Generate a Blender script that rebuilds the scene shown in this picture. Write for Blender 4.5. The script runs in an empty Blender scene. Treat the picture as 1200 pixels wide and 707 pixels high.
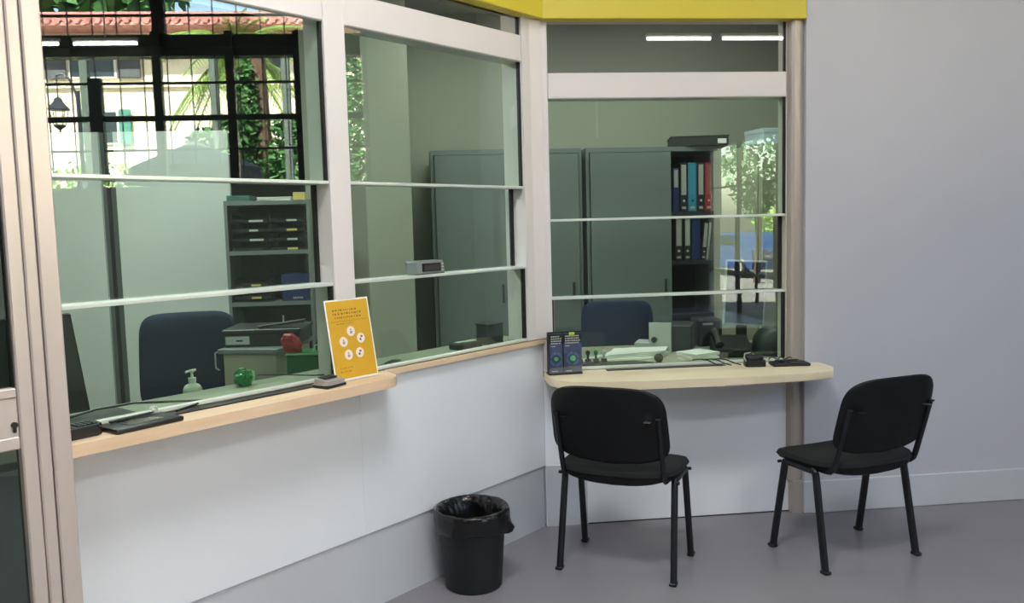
import bpy, bmesh, math, random
from mathutils import Vector, Matrix
random.seed(7)
SC = bpy.context.scene
COL = SC.collection
PI = math.pi

# ------------------------------------------------------------------ camera
CAM_H = 1.5085
F_PX, PITCH, ROLL, YAW = 999.53, 0.09084, -0.02593, 0.10845
cd = bpy.data.cameras.new('camera'); cam = bpy.data.objects.new('camera', cd); COL.objects.link(cam)
cd.sensor_fit = 'HORIZONTAL'; cd.sensor_width = 36.0; cd.lens = F_PX / 1200 * 36.0; cd.clip_start = 0.02; cd.clip_end = 200
_F = Vector((math.sin(YAW) * math.cos(PITCH), math.cos(YAW) * math.cos(PITCH), -math.sin(PITCH)))
_R = Vector((math.cos(YAW), -math.sin(YAW), 0)); _U = _R.cross(_F)
_R2 = _R * math.cos(ROLL) + _U * math.sin(ROLL); _U2 = -_R * math.sin(ROLL) + _U * math.cos(ROLL)
mw = Matrix((( _R2.x, _U2.x, -_F.x, 0), (_R2.y, _U2.y, -_F.y, 0), (_R2.z, _U2.z, -_F.z, CAM_H), (0, 0, 0, 1)))
cam.matrix_world = mw
SC.camera = cam

# ------------------------------------------------------------------ world, sun, exposure
w = bpy.data.worlds.new('world'); SC.world = w; w.use_nodes = True
nt = w.node_tree; nt.nodes.clear()
sky = nt.nodes.new('ShaderNodeTexSky'); sky.sky_type = 'NISHITA'; sky.sun_disc = False
sky.sun_elevation = math.radians(50); sky.sun_rotation = math.radians(-80); sky.air_density = 1.2; sky.dust_density = 2.0
bg = nt.nodes.new('ShaderNodeBackground'); bg.inputs['Strength'].default_value = 1.6
out = nt.nodes.new('ShaderNodeOutputWorld')
nt.links.new(sky.outputs[0], bg.inputs[0]); nt.links.new(bg.outputs[0], out.inputs[0])
sd = bpy.data.lights.new('sun', 'SUN'); sd.energy = 85; sd.angle = math.radians(0.6); sd.color = (1, 0.97, 0.92)
sun = bpy.data.objects.new('sun', sd); COL.objects.link(sun); sun.location = (-5, 0, 20)
sun.rotation_euler = Vector((0.62, 0.22, -0.75)).to_track_quat('-Z', 'Y').to_euler()

def area(name, loc, size, power, col, rot=(0, 0, 0)):
    d = bpy.data.lights.new(name, 'AREA'); d.shape = 'RECTANGLE'; d.size, d.size_y = size; d.energy = power; d.color = col
    o = bpy.data.objects.new(name, d); COL.objects.link(o); o.location = loc; o.rotation_euler = rot
    return o
CEIL = 3.9; OFC = 2.95
HALL_LIGHTS = [(0.1, 1.55), (1.6, -1.0), (-0.9, -3.0), (3.2, 1.6), (1.2, -4.6)]
for i, (x, y) in enumerate(HALL_LIGHTS):
    area('hall_panel_light', (x, y, CEIL - 0.07), (1.1, 0.55), [72, 58, 44, 4, 30][i], (0.95, 0.985, 1.0))
OFFICE_LIGHTS = [(-1.35, 4.15, 38), (0.45, 4.95, 9), (1.7, 4.9, 11)]
for x, y, pw in OFFICE_LIGHTS:
    area('office_panel_light', (x, y, OFC - 0.05), (0.55, 0.55), pw, (0.95, 1.0, 1.0))
vs = SC.view_settings
vs.view_transform = 'Standard'; vs.look = 'None'; vs.gamma = 1; vs.use_curve_mapping = False; vs.exposure = 0.0

# ------------------------------------------------------------------ materials
def srgb(r, g, b):
    f = lambda c: (c / 255 / 12.92) if c / 255 <= 0.04045 else ((c / 255 + 0.055) / 1.055) ** 2.4
    return (f(r), f(g), f(b), 1)
def mat(name, rgb, rough=0.6, metal=0.0, var=0.06, scale=6.0, bump=0.0, bscale=80.0, spec=0.5, emit=0.0, coat=0.0, stretch=(1, 1, 1)):
    m = bpy.data.materials.new(name); m.use_nodes = True; t = m.node_tree; b = t.nodes['Principled BSDF']
    c = srgb(*rgb)
    tc = t.nodes.new('ShaderNodeTexCoord'); mp = t.nodes.new('ShaderNodeMapping'); mp.inputs['Scale'].default_value = stretch
    t.links.new(tc.outputs['Object'], mp.inputs[0])
    n = t.nodes.new('ShaderNodeTexNoise'); n.inputs['Scale'].default_value = scale; n.inputs['Detail'].default_value = 4
    t.links.new(mp.outputs[0], n.inputs['Vector'])
    rmp = t.nodes.new('ShaderNodeValToRGB')
    rmp.color_ramp.elements[0].position = 0.3; rmp.color_ramp.elements[1].position = 0.7
    rmp.color_ramp.elements[0].color = (c[0] * (1 - var), c[1] * (1 - var), c[2] * (1 - var), 1)
    rmp.color_ramp.elements[1].color = (min(1, c[0] * (1 + var)), min(1, c[1] * (1 + var)), min(1, c[2] * (1 + var)), 1)
    t.links.new(n.outputs['Fac'], rmp.inputs[0]); t.links.new(rmp.outputs[0], b.inputs['Base Color'])
    b.inputs['Roughness'].default_value = rough; b.inputs['Metallic'].default_value = metal
    b.inputs['Specular IOR Level'].default_value = spec; b.inputs['Coat Weight'].default_value = coat
    if emit:
        b.inputs['Emission Color'].default_value = c; b.inputs['Emission Strength'].default_value = emit
    if bump:
        n2 = t.nodes.new('ShaderNodeTexNoise'); n2.inputs['Scale'].default_value = bscale; n2.inputs['Detail'].default_value = 3
        t.links.new(mp.outputs[0], n2.inputs['Vector'])
        bp = t.nodes.new('ShaderNodeBump'); bp.inputs['Strength'].default_value = bump; bp.inputs['Distance'].default_value = 0.003
        t.links.new(n2.outputs['Fac'], bp.inputs['Height']); t.links.new(bp.outputs[0], b.inputs['Normal'])
    return m
def glass(name, tint, f0=0.045, rough=0.0):
    m = bpy.data.materials.new(name); m.use_nodes = True; t = m.node_tree; t.nodes.clear()
    o = t.nodes.new('ShaderNodeOutputMaterial'); mx = t.nodes.new('ShaderNodeMixShader')
    tr = t.nodes.new('ShaderNodeBsdfTransparent'); tr.inputs[0].default_value = (*tint, 1)
    gl = t.nodes.new('ShaderNodeBsdfGlossy'); gl.inputs['Roughness'].default_value = rough; gl.inputs[0].default_value = (0.97, 1.0, 0.97, 1)
    g = t.nodes.new('ShaderNodeNewGeometry'); dp = t.nodes.new('ShaderNodeVectorMath'); dp.operation = 'DOT_PRODUCT'
    t.links.new(g.outputs['Normal'], dp.inputs[0]); t.links.new(g.outputs['Incoming'], dp.inputs[1])
    def M(op, a, bb=None):
        n = t.nodes.new('ShaderNodeMath'); n.operation = op
        for i, v in enumerate((a, bb)):
            if v is None: continue
            if isinstance(v, (int, float)): n.inputs[i].default_value = v
            else: t.links.new(v, n.inputs[i])
        return n.outputs[0]
    c = M('ABSOLUTE', dp.outputs['Value']); k = M('SUBTRACT', 1.0, c); k = M('POWER', k, 5.0)
    f = M('ADD', M('MULTIPLY', k, 1 - f0), f0)          # Schlick reflectance
    t.links.new(f, mx.inputs[0]); t.links.new(tr.outputs[0], mx.inputs[1]); t.links.new(gl.outputs[0], mx.inputs[2])
    t.links.new(mx.outputs[0], o.inputs[0])
    return m
def wood(name, a, b_, rough=0.4):
    m = mat(name, a, rough, var=0.0); t = m.node_tree; b = t.nodes['Principled BSDF']
    mp = [n for n in t.nodes if n.type == 'MAPPING'][0]; mp.inputs['Scale'].default_value = (1.2, 14, 14)
    n = [n for n in t.nodes if n.type == 'TEX_NOISE'][0]; n.inputs['Scale'].default_value = 3.0; n.inputs['Distortion'].default_value = 0.6
    r = [n for n in t.nodes if n.type == 'VALTORGB'][0]
    r.color_ramp.elements[0].color = srgb(*a); r.color_ramp.elements[1].color = srgb(*b_)
    return m
def tiles(name, a, b_, sx, sz):
    m = mat(name, a, 0.8, var=0.0); t = m.node_tree; r = [n for n in t.nodes if n.type == 'VALTORGB'][0]
    r.color_ramp.elements[0].color = srgb(*a); r.color_ramp.elements[1].color = srgb(*b_)
    [n for n in t.nodes if n.type == 'TEX_NOISE'][0].inputs['Scale'].default_value = sx
    return m

M_FLOOR = mat('grey_vinyl_floor', (132, 128, 133), 0.33, var=0.05, scale=2.2, bump=0.04, bscale=200)
M_LAM = mat('white_laminate', (234, 236, 242), 0.38, var=0.015, scale=2)
M_PLASTER = mat('pale_plaster', (190, 190, 198), 0.75, var=0.02, scale=1.4, bump=0.03, bscale=120)
M_KICK = mat('grey_laminate_kick', (196, 198, 205), 0.3, var=0.03, scale=3)
M_BASE = mat('painted_baseboard', (196, 200, 205), 0.5, var=0.02)
M_FRAME = mat('white_lacquered_aluminium', (220, 214, 213), 0.38, var=0.015, scale=3)
M_DOORF = mat('anodised_aluminium', (204, 192, 186), 0.36, metal=0.35, var=0.03, scale=3, stretch=(8, 8, 0.5))
M_POST = mat('grey_beige_post', (178, 170, 162), 0.4, metal=0.2, var=0.02)
M_REVEAL = mat('beige_reveal', (205, 198, 186), 0.6, var=0.02)
M_RAIL = mat('pale_aluminium_rail', (222, 228, 220), 0.3, metal=0.3, var=0.02)
M_SEAL = mat('black_rubber_seal', (14, 14, 15), 0.6, var=0.0)
M_YEL = mat('yellow_fascia_paint', (204, 186, 56), 0.38, var=0.02, scale=3)
M_WOOD = wood('pale_beech_counter', (219, 188, 155), (230, 203, 172))
M_WOOD2 = wood('pale_beech_low_counter', (228, 212, 180), (236, 220, 190))
M_GT = glass('green_glass_top', (0.83, 0.905, 0.845), 0.075)
M_GM = glass('green_glass', (0.83, 0.905, 0.845), 0.05)
M_GF = glass('grey_film_glass', (0.76, 0.77, 0.76), 0.07)
M_GD = glass('door_glass', (0.42, 0.48, 0.45), 0.05)
M_BLKP = mat('black_shell_plastic', (12, 14, 16), 0.5, spec=0.3, var=0.1, scale=30, bump=0.1, bscale=400)
M_BLKM = mat('black_powder_coat', (16, 18, 24), 0.38, var=0.05)
M_BLKF = mat('black_seat_fabric', (14, 16, 18), 0.9, var=0.15, scale=60, bump=0.3, bscale=500)
M_BOLT = mat('zinc_bolt', (170, 170, 170), 0.3, metal=0.9)
M_BIN = mat('black_bin_plastic', (15, 19, 22), 0.5, var=0.05)
M_BAG = mat('black_bin_liner', (14, 15, 16), 0.2, var=0.1, bump=0.3, bscale=60)
M_GREY = mat('grey_cabinet_steel', (112, 120, 118), 0.45, var=0.03, scale=3)
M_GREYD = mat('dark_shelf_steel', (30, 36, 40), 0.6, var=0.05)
M_BEIGE = mat('beige_cabinet', (160, 158, 136), 0.55, var=0.02)
M_PANEL = mat('pale_partition', (224, 228, 224), 0.6, var=0.02, scale=2)
M_DARKV = mat('wall_painted_as_unlit', (26, 30, 28), 0.9, var=0.05)  # near-black colour stands in for the missing light deep in the office
M_INLEDGE = mat('grey_green_inner_ledge', (150, 158, 136), 0.5, var=0.03)
M_PANELD = mat('partition_channel', (92, 98, 96), 0.5, var=0.03)
M_OWALL = mat('office_wall', (166, 168, 152), 0.8, var=0.02, scale=2)
M_OCEIL = mat('office_ceiling', (190, 190, 186), 0.9, var=0.02)
M_BLUE = mat('navy_chair_fabric', (16, 32, 62), 0.8, var=0.1, scale=60, bump=0.2, bscale=400)
M_BLK = mat('matt_black_plastic', (22, 23, 25), 0.45, var=0.05)
M_DGREY = mat('dark_grey_plastic', (48, 52, 52), 0.45, var=0.05)
M_LGREY = mat('light_grey_plastic', (188, 192, 186), 0.45, var=0.03)
M_SILV = mat('silver_plastic', (190, 186, 184), 0.3, metal=0.5, var=0.02)
M_WHITE = mat('white_paper', (236, 236, 228), 0.7, var=0.02)
M_YELP = mat('yellow_poster_print', (210, 162, 34), 0.4, var=0.03, scale=12, coat=0.4)
M_INK = mat('dark_print', (96, 70, 30), 0.5, var=0.0)
M_PINK = mat('pale_print', (236, 220, 208), 0.5, var=0.0)
M_ICON = mat('icon_print', (160, 140, 150), 0.5, var=0.0)
M_ACR = glass('clear_acrylic', (0.96, 0.97, 0.96), 0.05)
M_NAVYP = mat('navy_booklet_print', (66, 74, 104), 0.4, var=0.15, scale=30)
M_BLUEP = mat('blue_print', (98, 128, 168), 0.4, var=0.05)
M_GRNP = mat('green_print', (90, 190, 130), 0.4, var=0.05)
M_LIME = mat('lime_print', (190, 214, 70), 0.4, var=0.05)
M_RED = mat('red_plastic', (158, 24, 34), 0.4, var=0.08)
M_GREEN = mat('green_plastic', (20, 120, 62), 0.35, var=0.1)
M_GREENB = mat('green_translucent_box', (34, 104, 50), 0.4, var=0.06)
M_CYAN = mat('cyan_binder', (42, 130, 160), 0.5, var=0.04)
M_NAVY = mat('navy_binder', (26, 42, 92), 0.5, var=0.04)
M_BLKB = mat('black_binder', (20, 24, 28), 0.5, var=0.04)
M_LABEL = mat('binder_label', (168, 170, 160), 0.6, var=0.03)
M_SOAP = mat('clear_soap_bottle', (196, 206, 186), 0.25, var=0.05)
M_LCD = mat('dark_lcd', (34, 34, 38), 0.2, var=0.0)
M_LAMP = mat('lit_tube', (255, 253, 245), 0.5, var=0.0, emit=14.0)
M_PANELLAMP = mat('lit_panel', (255, 250, 240), 0.5, var=0.0, emit=6.0)
M_HCEIL = mat('hall_ceiling', (186, 186, 184), 0.9, var=0.02)
M_HWALL = mat('hall_wall', (150, 150, 148), 0.8, var=0.03)
M_DKFR = mat('dark_bronze_frame', (40, 38, 38), 0.5, var=0.05)
M_PILL = mat('pale_facade_pillar', (168, 176, 168), 0.7, var=0.03)
M_ASPH = mat('asphalt', (118, 114, 108), 0.9, var=0.1, scale=20)
M_PAVE = mat('pale_paving', (176, 168, 156), 0.85, var=0.06, scale=10)
M_CREAM = mat('cream_render', (236, 226, 198), 0.85, var=0.03, scale=2)
M_ROOF = tiles('terracotta_tile', (160, 96, 88), (214, 158, 148), 9, 9)
M_SHUT = mat('green_shutter', (60, 118, 102), 0.6, var=0.08)
M_SHUTD = mat('dark_shutter', (70, 72, 74), 0.6, var=0.08)
M_WINW = mat('white_window_frame', (226, 226, 220), 0.6, var=0.02)
M_WING = mat('dark_window_glass', (44, 54, 56), 0.15, var=0.1)
M_IRON = mat('black_iron', (30, 32, 38), 0.5, var=0.05)
M_LEAF = mat('dark_leaf', (52, 92, 40), 0.6, var=0.35, scale=14)
M_LEAFB = mat('bright_leaf', (128, 170, 52), 0.6, var=0.3, scale=14)
M_PALM = mat('palm_leaf', (116, 142, 60), 0.6, var=0.3, scale=14)
M_BARK = mat('bark', (82, 62, 48), 0.9, var=0.25, scale=20)
M_COLM = mat('dark_green_grey_column', (74, 84, 76), 0.7, var=0.05)
M_PARA = mat('grey_parasol_canvas', (70, 74, 74), 0.9, var=0.05)
M_CARB = mat('blue_car_paint', (22, 56, 110), 0.2, var=0.03, coat=1.0)

# ------------------------------------------------------------------ mesh helpers
def new(): return bmesh.new()
def box(bm, x0, x1, y0, y1, z0, z1, bev=0.0, M=None, seg=1):
    vs_ = []
    r = bmesh.ops.create_cube(bm, size=1.0)
    v = r['verts']
    for q in v:
        q.co = Vector((x0 + (q.co.x + .5) * (x1 - x0), y0 + (q.co.y + .5) * (y1 - y0), z0 + (q.co.z + .5) * (z1 - z0)))
    if bev:
        es = list({e for q in v for e in q.link_edges})
        bb = bmesh.ops.bevel(bm, geom=es, offset=bev, segments=seg, affect='EDGES', profile=0.5)
        v = list({q for f in bb['faces'] for q in f.verts} | {q for q in v if q.is_valid})
    if M is not None:
        bmesh.ops.transform(bm, matrix=M, verts=[q for q in v if q.is_valid])
    return bm
def bx(*a, **k): return box(new(), *a, **k)
def prism(bm, pts, z0, z1, M=None, bev=0.0):
    lo = [bm.verts.new((x, y, z0)) for x, y in pts]; hi = [bm.verts.new((x, y, z1)) for x, y in pts]
    n = len(pts); fs = [bm.faces.new(lo[::-1]), bm.faces.new(hi)]
    for i in range(n): fs.append(bm.faces.new((lo[i], lo[(i + 1) % n], hi[(i + 1) % n], hi[i])))
    if bev:
        es = list(fs[0].edges) + list(fs[1].edges)
        bmesh.ops.bevel(bm, geom=es, offset=bev, segments=2, affect='EDGES')
    if M is not None: bmesh.ops.transform(bm, matrix=M, verts=lo + hi)
    return bm
def tube(bm, pts, r, n=10, r2=None, taper=None):
    """swept tube; r across the local side axis, r2 (default r) across the other"""
    pts = [Vector(p) for p in pts]; r2 = r2 or r; rings = []
    up = Vector((0, 0, 1))
    for i, p in enumerate(pts):
        t = (pts[min(i + 1, len(pts) - 1)] - pts[max(i - 1, 0)]).normalized()
        a = t.cross(up)
        if a.length < 0.05: a = t.cross(Vector((0, 1, 0)))
        a.normalize(); b = t.cross(a).normalized()
        if i and rings:
            if a.dot(la) < 0: a, b = -a, -b
        la = a
        k = taper[i] if taper else 1
        rings.append([bm.verts.new(p + a * math.cos(2 * PI * j / n) * r * k + b * math.sin(2 * PI * j / n) * r2 * k) for j in range(n)])
    for i in range(len(rings) - 1):
        for j in range(n):
            bm.faces.new((rings[i][j], rings[i][(j + 1) % n], rings[i + 1][(j + 1) % n], rings[i + 1][j]))
    bm.faces.new(rings[0][::-1]); bm.faces.new(rings[-1])
    return bm
def leg_tube(bm, pts, rx, ry, n=12):
    """tube with an elliptical section kept in world x / in-plane axis"""
    pts = [Vector(p) for p in pts]; rings = []
    for i, p in enumerate(pts):
        t = (pts[min(i + 1, len(pts) - 1)] - pts[max(i - 1, 0)]).normalized()
        a = Vector((1, 0, 0)); a = (a - t * a.dot(t)).normalized(); b = t.cross(a).normalized()
        rings.append([bm.verts.new(p + a * math.cos(2 * PI * j / n) * rx + b * math.sin(2 * PI * j / n) * ry) for j in range(n)])
    for i in range(len(rings) - 1):
        for j in range(n):
            bm.faces.new((rings[i][j], rings[i][(j + 1) % n], rings[i + 1][(j + 1) % n], rings[i + 1][j]))
    bm.faces.new(rings[0][::-1]); bm.faces.new(rings[-1])
    return bm
def lathe(bm, prof, n=32, M=None, closed=False):
    rings = []
    for r, z in prof: rings.append([bm.verts.new((r * math.cos(2 * PI * j / n), r * math.sin(2 * PI * j / n), z)) for j in range(n)])
    for i in range(len(rings) - 1):
        for j in range(n): bm.faces.new((rings[i][j], rings[i][(j + 1) % n], rings[i + 1][(j + 1) % n], rings[i + 1][j]))
    bm.faces.new(rings[0][::-1]); bm.faces.new(rings[-1])
    if M is not None: bmesh.ops.transform(bm, matrix=M, verts=[v for r in rings for v in r])
    return bm
def pad(bm, outline, t0, t1, f, rings=7, power=3.0, M=None):
    """cushion: outline(theta)->(u,v); t0/t1 thickness down/up; f(u,v,w)->xyz"""
    n = 56; top = []; bot = []
    allv = []
    for k in range(rings + 1):
        r = k / rings; r = 1 - (1 - r) ** 1.6
        h = max(0.0, 1 - r ** power) ** (1 / power)
        a, b = [], []
        for j in range(n):
            u, v = outline(2 * PI * j / n); u *= r; v *= r
            a.append(bm.verts.new(f(u, v, h * t1))); b.append(bm.verts.new(f(u, v, -h * t0)) if k < rings else a[-1])
            if k == 0: break
        top.append(a); bot.append(b)
    for S, flip in ((top, False), (bot, True)):
        for j in range(n):
            q = (S[0][0], S[1][j], S[1][(j + 1) % n]); bm.faces.new(q[::-1] if flip else q)
        for k in range(1, rings):
            for j in range(n):
                q = (S[k][j], S[k + 1][j], S[k + 1][(j + 1) % n], S[k][(j + 1) % n]); bm.faces.new(q[::-1] if flip else q)
    return bm
def shell_outline(w, h):
    a = sup(w, h, 4.2); b = sup(w, h, 6.5)
    return lambda t: a(t) if math.sin(t) >= 0 else b(t)
def sup(w, h, p):
    def o(t):
        c, s = math.cos(t), math.sin(t)
        return (w * math.copysign(abs(c) ** (2 / p), c), h * math.copysign(abs(s) ** (2 / p), s))
    return o
def obj(name, bm, m, parent=None, smooth=False, M=None, kind=None):
    if M is not None: bmesh.ops.transform(bm, matrix=M, verts=bm.verts)
    bmesh.ops.recalc_face_normals(bm, faces=bm.faces)
    me = bpy.data.meshes.new(name); bm.to_mesh(me); bm.free()
    if smooth:
        for p in me.polygons: p.use_smooth = True
        if smooth != 'all':
            try: me.set_sharp_from_angle(angle=math.radians(40))
            except Exception: pass
    o = bpy.data.objects.new(name, me); COL.objects.link(o); me.materials.append(m)
    if parent is not None: o.parent = parent
    if kind: o['kind'] = kind
    return o
def tag(o, label, cat, group=None):
    o['label'] = label; o['category'] = cat
    if group: o['group'] = group
    return o
def thing(name, label, cat, loc=(0, 0, 0), rz=0, group=None):
    o = bpy.data.objects.new(name, None); o.empty_display_size = 0.1; COL.objects.link(o)
    o.location = loc; o.rotation_euler = (0, 0, rz)
    return tag(o, label, cat, group)
def setting(name, loc=(0, 0, 0), rz=0):
    o = bpy.data.objects.new(name, None); o.empty_display_size = 0.1; COL.objects.link(o)
    o.location = loc; o.rotation_euler = (0, 0, rz); o['kind'] = 'structure'
    return o
def struct(name, bm, m, loc=(0, 0, 0), rz=0, smooth=False):
    o = obj(name, bm, m, smooth=smooth); o.location = loc; o.rotation_euler = (0, 0, rz); o['kind'] = 'structure'
    return o
def copy_tree(o, parent=None):
    c = o.copy(); COL.objects.link(c); c.parent = parent
    for ch in list(o.children): copy_tree(ch, c)
    return c

# wall A frame: origin at the inner corner, local x = -s along the slanted wall, local y = into the office
TH = 0.77258
CX, CY = 0.592, 4.10
cosT, sinT = math.cos(TH), math.sin(TH)
def AW(s, off, z=0.0):
    return Vector((CX - cosT * s - sinT * off, CY - sinT * s + cosT * off, z))
CO = (CX, CY, 0)

# ------------------------------------------------------------------ setting: shell
struct('floor', bx(-3.6, 5.0, -8.0, 7.7, -0.1, 0.0), M_FLOOR)
hall_poly = [(-3.6, -8.0), (5.2, -8.0), (5.2, 4.08), (CX, 4.08), (-3.6, 4.08 - (CX + 3.6) * math.tan(TH))]
struct('ceiling', prism(new(), hall_poly, CEIL, CEIL + 0.1), M_HCEIL)
office_poly = [(2.75, 4.22), (2.75, 6.1), (-0.6, 6.1), (-0.7, 5.3), (-3.6, 5.3), (-3.6, 0.18), (AW(0, .12).x, AW(0, .12).y)]
struct('ceiling_office', prism(new(), office_poly, OFC, OFC + 0.1), M_OCEIL)
# front facing lower wall (B) and right plain wall (C)
struct('wall_back', bx(0.593, 1.9125, 4.10, 4.20, 0.0, 0.735), M_LAM)
struct('wall_right', bx(1.913, 5.0, 4.055, 4.22, 0.0, CEIL), M_PLASTER)
struct('baseboard_right', bx(1.9065, 5.0, 4.038, 4.0545, 0.0, 0.168, 0.004), M_BASE)
struct('trim_1', prism(new(), [(1.835, 4.10), (1.845, 4.070), (1.858, 4.062), (1.9125, 4.080), (1.9125, 4.20), (1.835, 4.20)], 0.168, 2.46, bev=0.0), M_POST)
struct('trim_2', prism(new(), [(1.85, 4.0995), (1.855, 4.062), (1.906, 4.052), (1.906, 4.0995)], 0.0, 0.167), M_POST)
# header above windows
struct('wall_header', bx(0.60, 1.9125, 4.11, 4.20, 2.478, CEIL), M_PLASTER)
# slanted wall A : lower laminate panels with a seam, kick plate, header
lowerA = setting('wall_left', CO, TH)
for s0, s1 in ((0.0, 1.163), (1.1638, 2.33)):
    obj('laminate_panel', bx(-s1, -s0, 0.0, 0.10, 0.31, 0.924, 0.0015), M_LAM, lowerA)
obj('backing', bx(-2.33, 0.0, 0.103, 0.12, 0.0, 0.92), M_PANELD, lowerA)
kickA = setting('baseboard_left', CO, TH)
obj('kick_plate', bx(-2.33, -0.004, 0.008, 0.10, 0.0, 0.3085), M_KICK, kickA)
obj('shadow_gap', bx(-2.33, -0.004, 0.02, 0.09, 0.3086, 0.3099), M_SEAL, kickA)
struct('baseboard_back', bx(0.596, 0.80, 4.094, 4.0995, 0.0, 0.308), M_KICK)
struct('trim_3', bx(0.802, 1.85, 4.0935, 4.0995, 0.0, 0.004), M_SEAL)
headA = struct('wall_header_left', bx(-2.9, -0.0, 0.01, 0.10, 2.482, CEIL), M_PLASTER, CO, TH)

# yellow fascia, two runs meeting at the corner
struct('trim_4', bx(0.575, 1.905, 4.035, 4.105, 2.458, 2.90, 0.003), M_YEL)
struct('trim_5', bx(-2.9, -0.024, -0.065, 0.005, 2.458, 2.90, 0.003), M_YEL, CO, TH)

# ------------------------------------------------------------------ glazing
def pane(parent, x0, x1, y, z0, z1, m, reflect=None):
    obj('pane', bx(x0, x1, y, y + 0.006, z0, z1), m, parent)
def seal(parent, x0, x1, y, z0, z1):
    obj('seal', bx(x0, x1, y - 0.004, y + 0.012, z0, z1), M_SEAL, parent)
def glazed(name, loc, rz, x0, x1, zs, zt0, zt1, ztop, recess):
    """x0..x1 opening in local x, zs = [sill, rail, rail], transom zt0..zt1, top light up to ztop, panes set at local y"""
    W_ = setting(name, loc, rz)
    obj('frame', bx(x0 + .001, x1 - .001, -0.012, 0.09, zt0, zt1, 0.004), M_FRAME, W_)
    obj('frame', bx(x0 + .001, x1 - .001, 0.0, 0.09, ztop, ztop + 0.03), M_FRAME, W_)
    zr = [zs[0], zs[1], zs[2], zt0]
    h = 0.006
    for k in (1, 2):
        r = obj('rail', bx(x0 + .001, x1 - .001, -0.006, 0.006 + recess, zs[k] - h, zs[k] + h, 0.002), M_RAIL, W_)
    obj('rail', bx(x0 + .001, x1 - .001, -0.006, 0.02, zs[0] - 0.008, zs[0] + h - 0.002, 0.002), M_RAIL, W_)
    # lower pane
    yb = 0.0
    pane(W_, x0 + .014, x1 - .014, yb + 0.002, zs[0] + h, zs[1] - h, M_GM)
    seal(W_, x1 - 0.016, x1 - 0.002, yb + 0.002, zs[0] + h, zs[1] - h)
    seal(W_, x0 + 0.001, x0 + 0.007, yb + 0.002, zs[0] + h, zs[1] - h)
    # middle sliding pane, set deeper so the jamb shows beside it
    ym = recess - 0.012
    pane(W_, x0 + .002, x1 - .014, ym, zs[1] + h, zs[2] - h, M_GM)
    seal(W_, x1 - 0.016, x1 - 0.002, ym, zs[1] + h, zs[2] - h)
    # upper pane
    pane(W_, x0 + .004, x1 - .008, 0.004, zs[2] + h, zt0, M_GT)
    seal(W_, x1 - 0.010, x1 - 0.001, 0.004, zs[2] + h, zt0)
    # top light with grey film
    pane(W_, x0 + .004, x1 - .008, 0.004, zt1, ztop, M_GF)
    seal(W_, x1 - 0.009, x1 - 0.001, 0.004, zt1, ztop)
    return W_
glazed('window_1', CO, TH, -2.33, -1.269, [0.958, 1.302, 1.677], 2.255, 2.375, 2.482, 0.085)
glazed('window_2', CO, TH, -1.172, -0.125, [0.958, 1.302, 1.677], 2.255, 2.375, 2.482, 0.075)
glazed('window_3', (0, 4.10, 0), 0, 0.642, 1.829, [0.792, 1.139, 1.519], 2.097, 2.218, 2.466, 0.055)
# posts
mul = setting('trim_6', CO, TH)
obj('mullion', bx(-1.269, -1.172, -0.012, 0.11, 0.946, 2.482, 0.003), M_FRAME, mul)
struct('trim_7', prism(new(), [(0, -0.03), (0, 0.06), (0.03, 0.11), (-0.125, 0.11), (-0.125, -0.012), (-0.066, -0.012), (-0.028, -0.022)], 0.95, 2.482), M_FRAME, CO, TH)
struct('trim_8', bx(0.595, 0.6415, 4.084, 4.19, 0.78, 2.476, 0.003), M_FRAME)
struct('trim_9', bx(1.8295, 1.8345, 4.096, 4.19, 0.79, 2.466), M_REVEAL)

# door at the left end of the slanted wall
_d = AW(0, -0.19)
door = setting('door_1', (_d.x, _d.y, 0), TH)
obj('door_post', bx(-2.365, -2.3165, -0.004, 0.09, 0.0, 2.9, 0.004), M_DOORF, door)
obj('door_jamb', bx(-2.3995, -2.368, -0.002, 0.08, 0.0, 2.9, 0.004), M_DOORF, door)
obj('jamb_gap', bx(-2.41, -2.32, 0.01, 0.07, 0.0, 2.899), M_SEAL, door)
obj('stile', bx(-2.4395, -2.4025, -0.003, 0.04, 0.03, 2.35, 0.004), M_DOORF, door)
obj('stile', bx(-3.27, -3.20, -0.003, 0.04, 0.03, 2.35, 0.004), M_DOORF, door)
obj('mid_rail', bx(-3.20, -2.44, 0.002, 0.04, 1.101, 1.126, 0.003), M_DOORF, door)
obj('lock_panel', bx(-3.20, -2.44, 0.006, 0.034, 1.001, 1.101, 0.001), M_DOORF, door)
obj('mid_rail', bx(-3.20, -2.44, 0.002, 0.04, 0.968, 1.001, 0.003), M_DOORF, door)
obj('bottom_rail', bx(-3.20, -2.44, 0.002, 0.04, 0.03, 0.16, 0.003), M_DOORF, door)
obj('top_rail', bx(-3.20, -2.44, 0.002, 0.04, 2.25, 2.35, 0.003), M_DOORF, door)
lk = new(); lathe(lk, [(0.008, -0.002), (0.008, 0.004)], 18, Matrix.Translation((-2.4505, 0.004, 1.032)) @ Matrix.Rotation(PI / 2, 4, 'X'))
box(lk, -2.4545, -2.4465, 0.0, 0.006, 1.012, 1.03, 0.002)
obj('lock_cylinder', lk, M_BLK, door, True)
obj('pane', bx(-3.20, -2.44, 0.022, 0.028, 1.126, 2.25), M_GD, door)
obj('pane', bx(-3.20, -2.44, 0.022, 0.028, 0.16, 0.968), M_GD, door)
obj('seal', bx(-2.443, -2.44, 0.012, 0.021, 1.126, 2.25), M_SEAL, door)
struct('wall_left_end', bx(-5.8, -3.275, -0.19, 0.10, 0.0, CEIL), M_HWALL, CO, TH)
struct('wall_header_door', bx(-3.274, -2.901, -0.19, 0.10, 2.36, CEIL), M_PLASTER, CO, TH)

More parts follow.
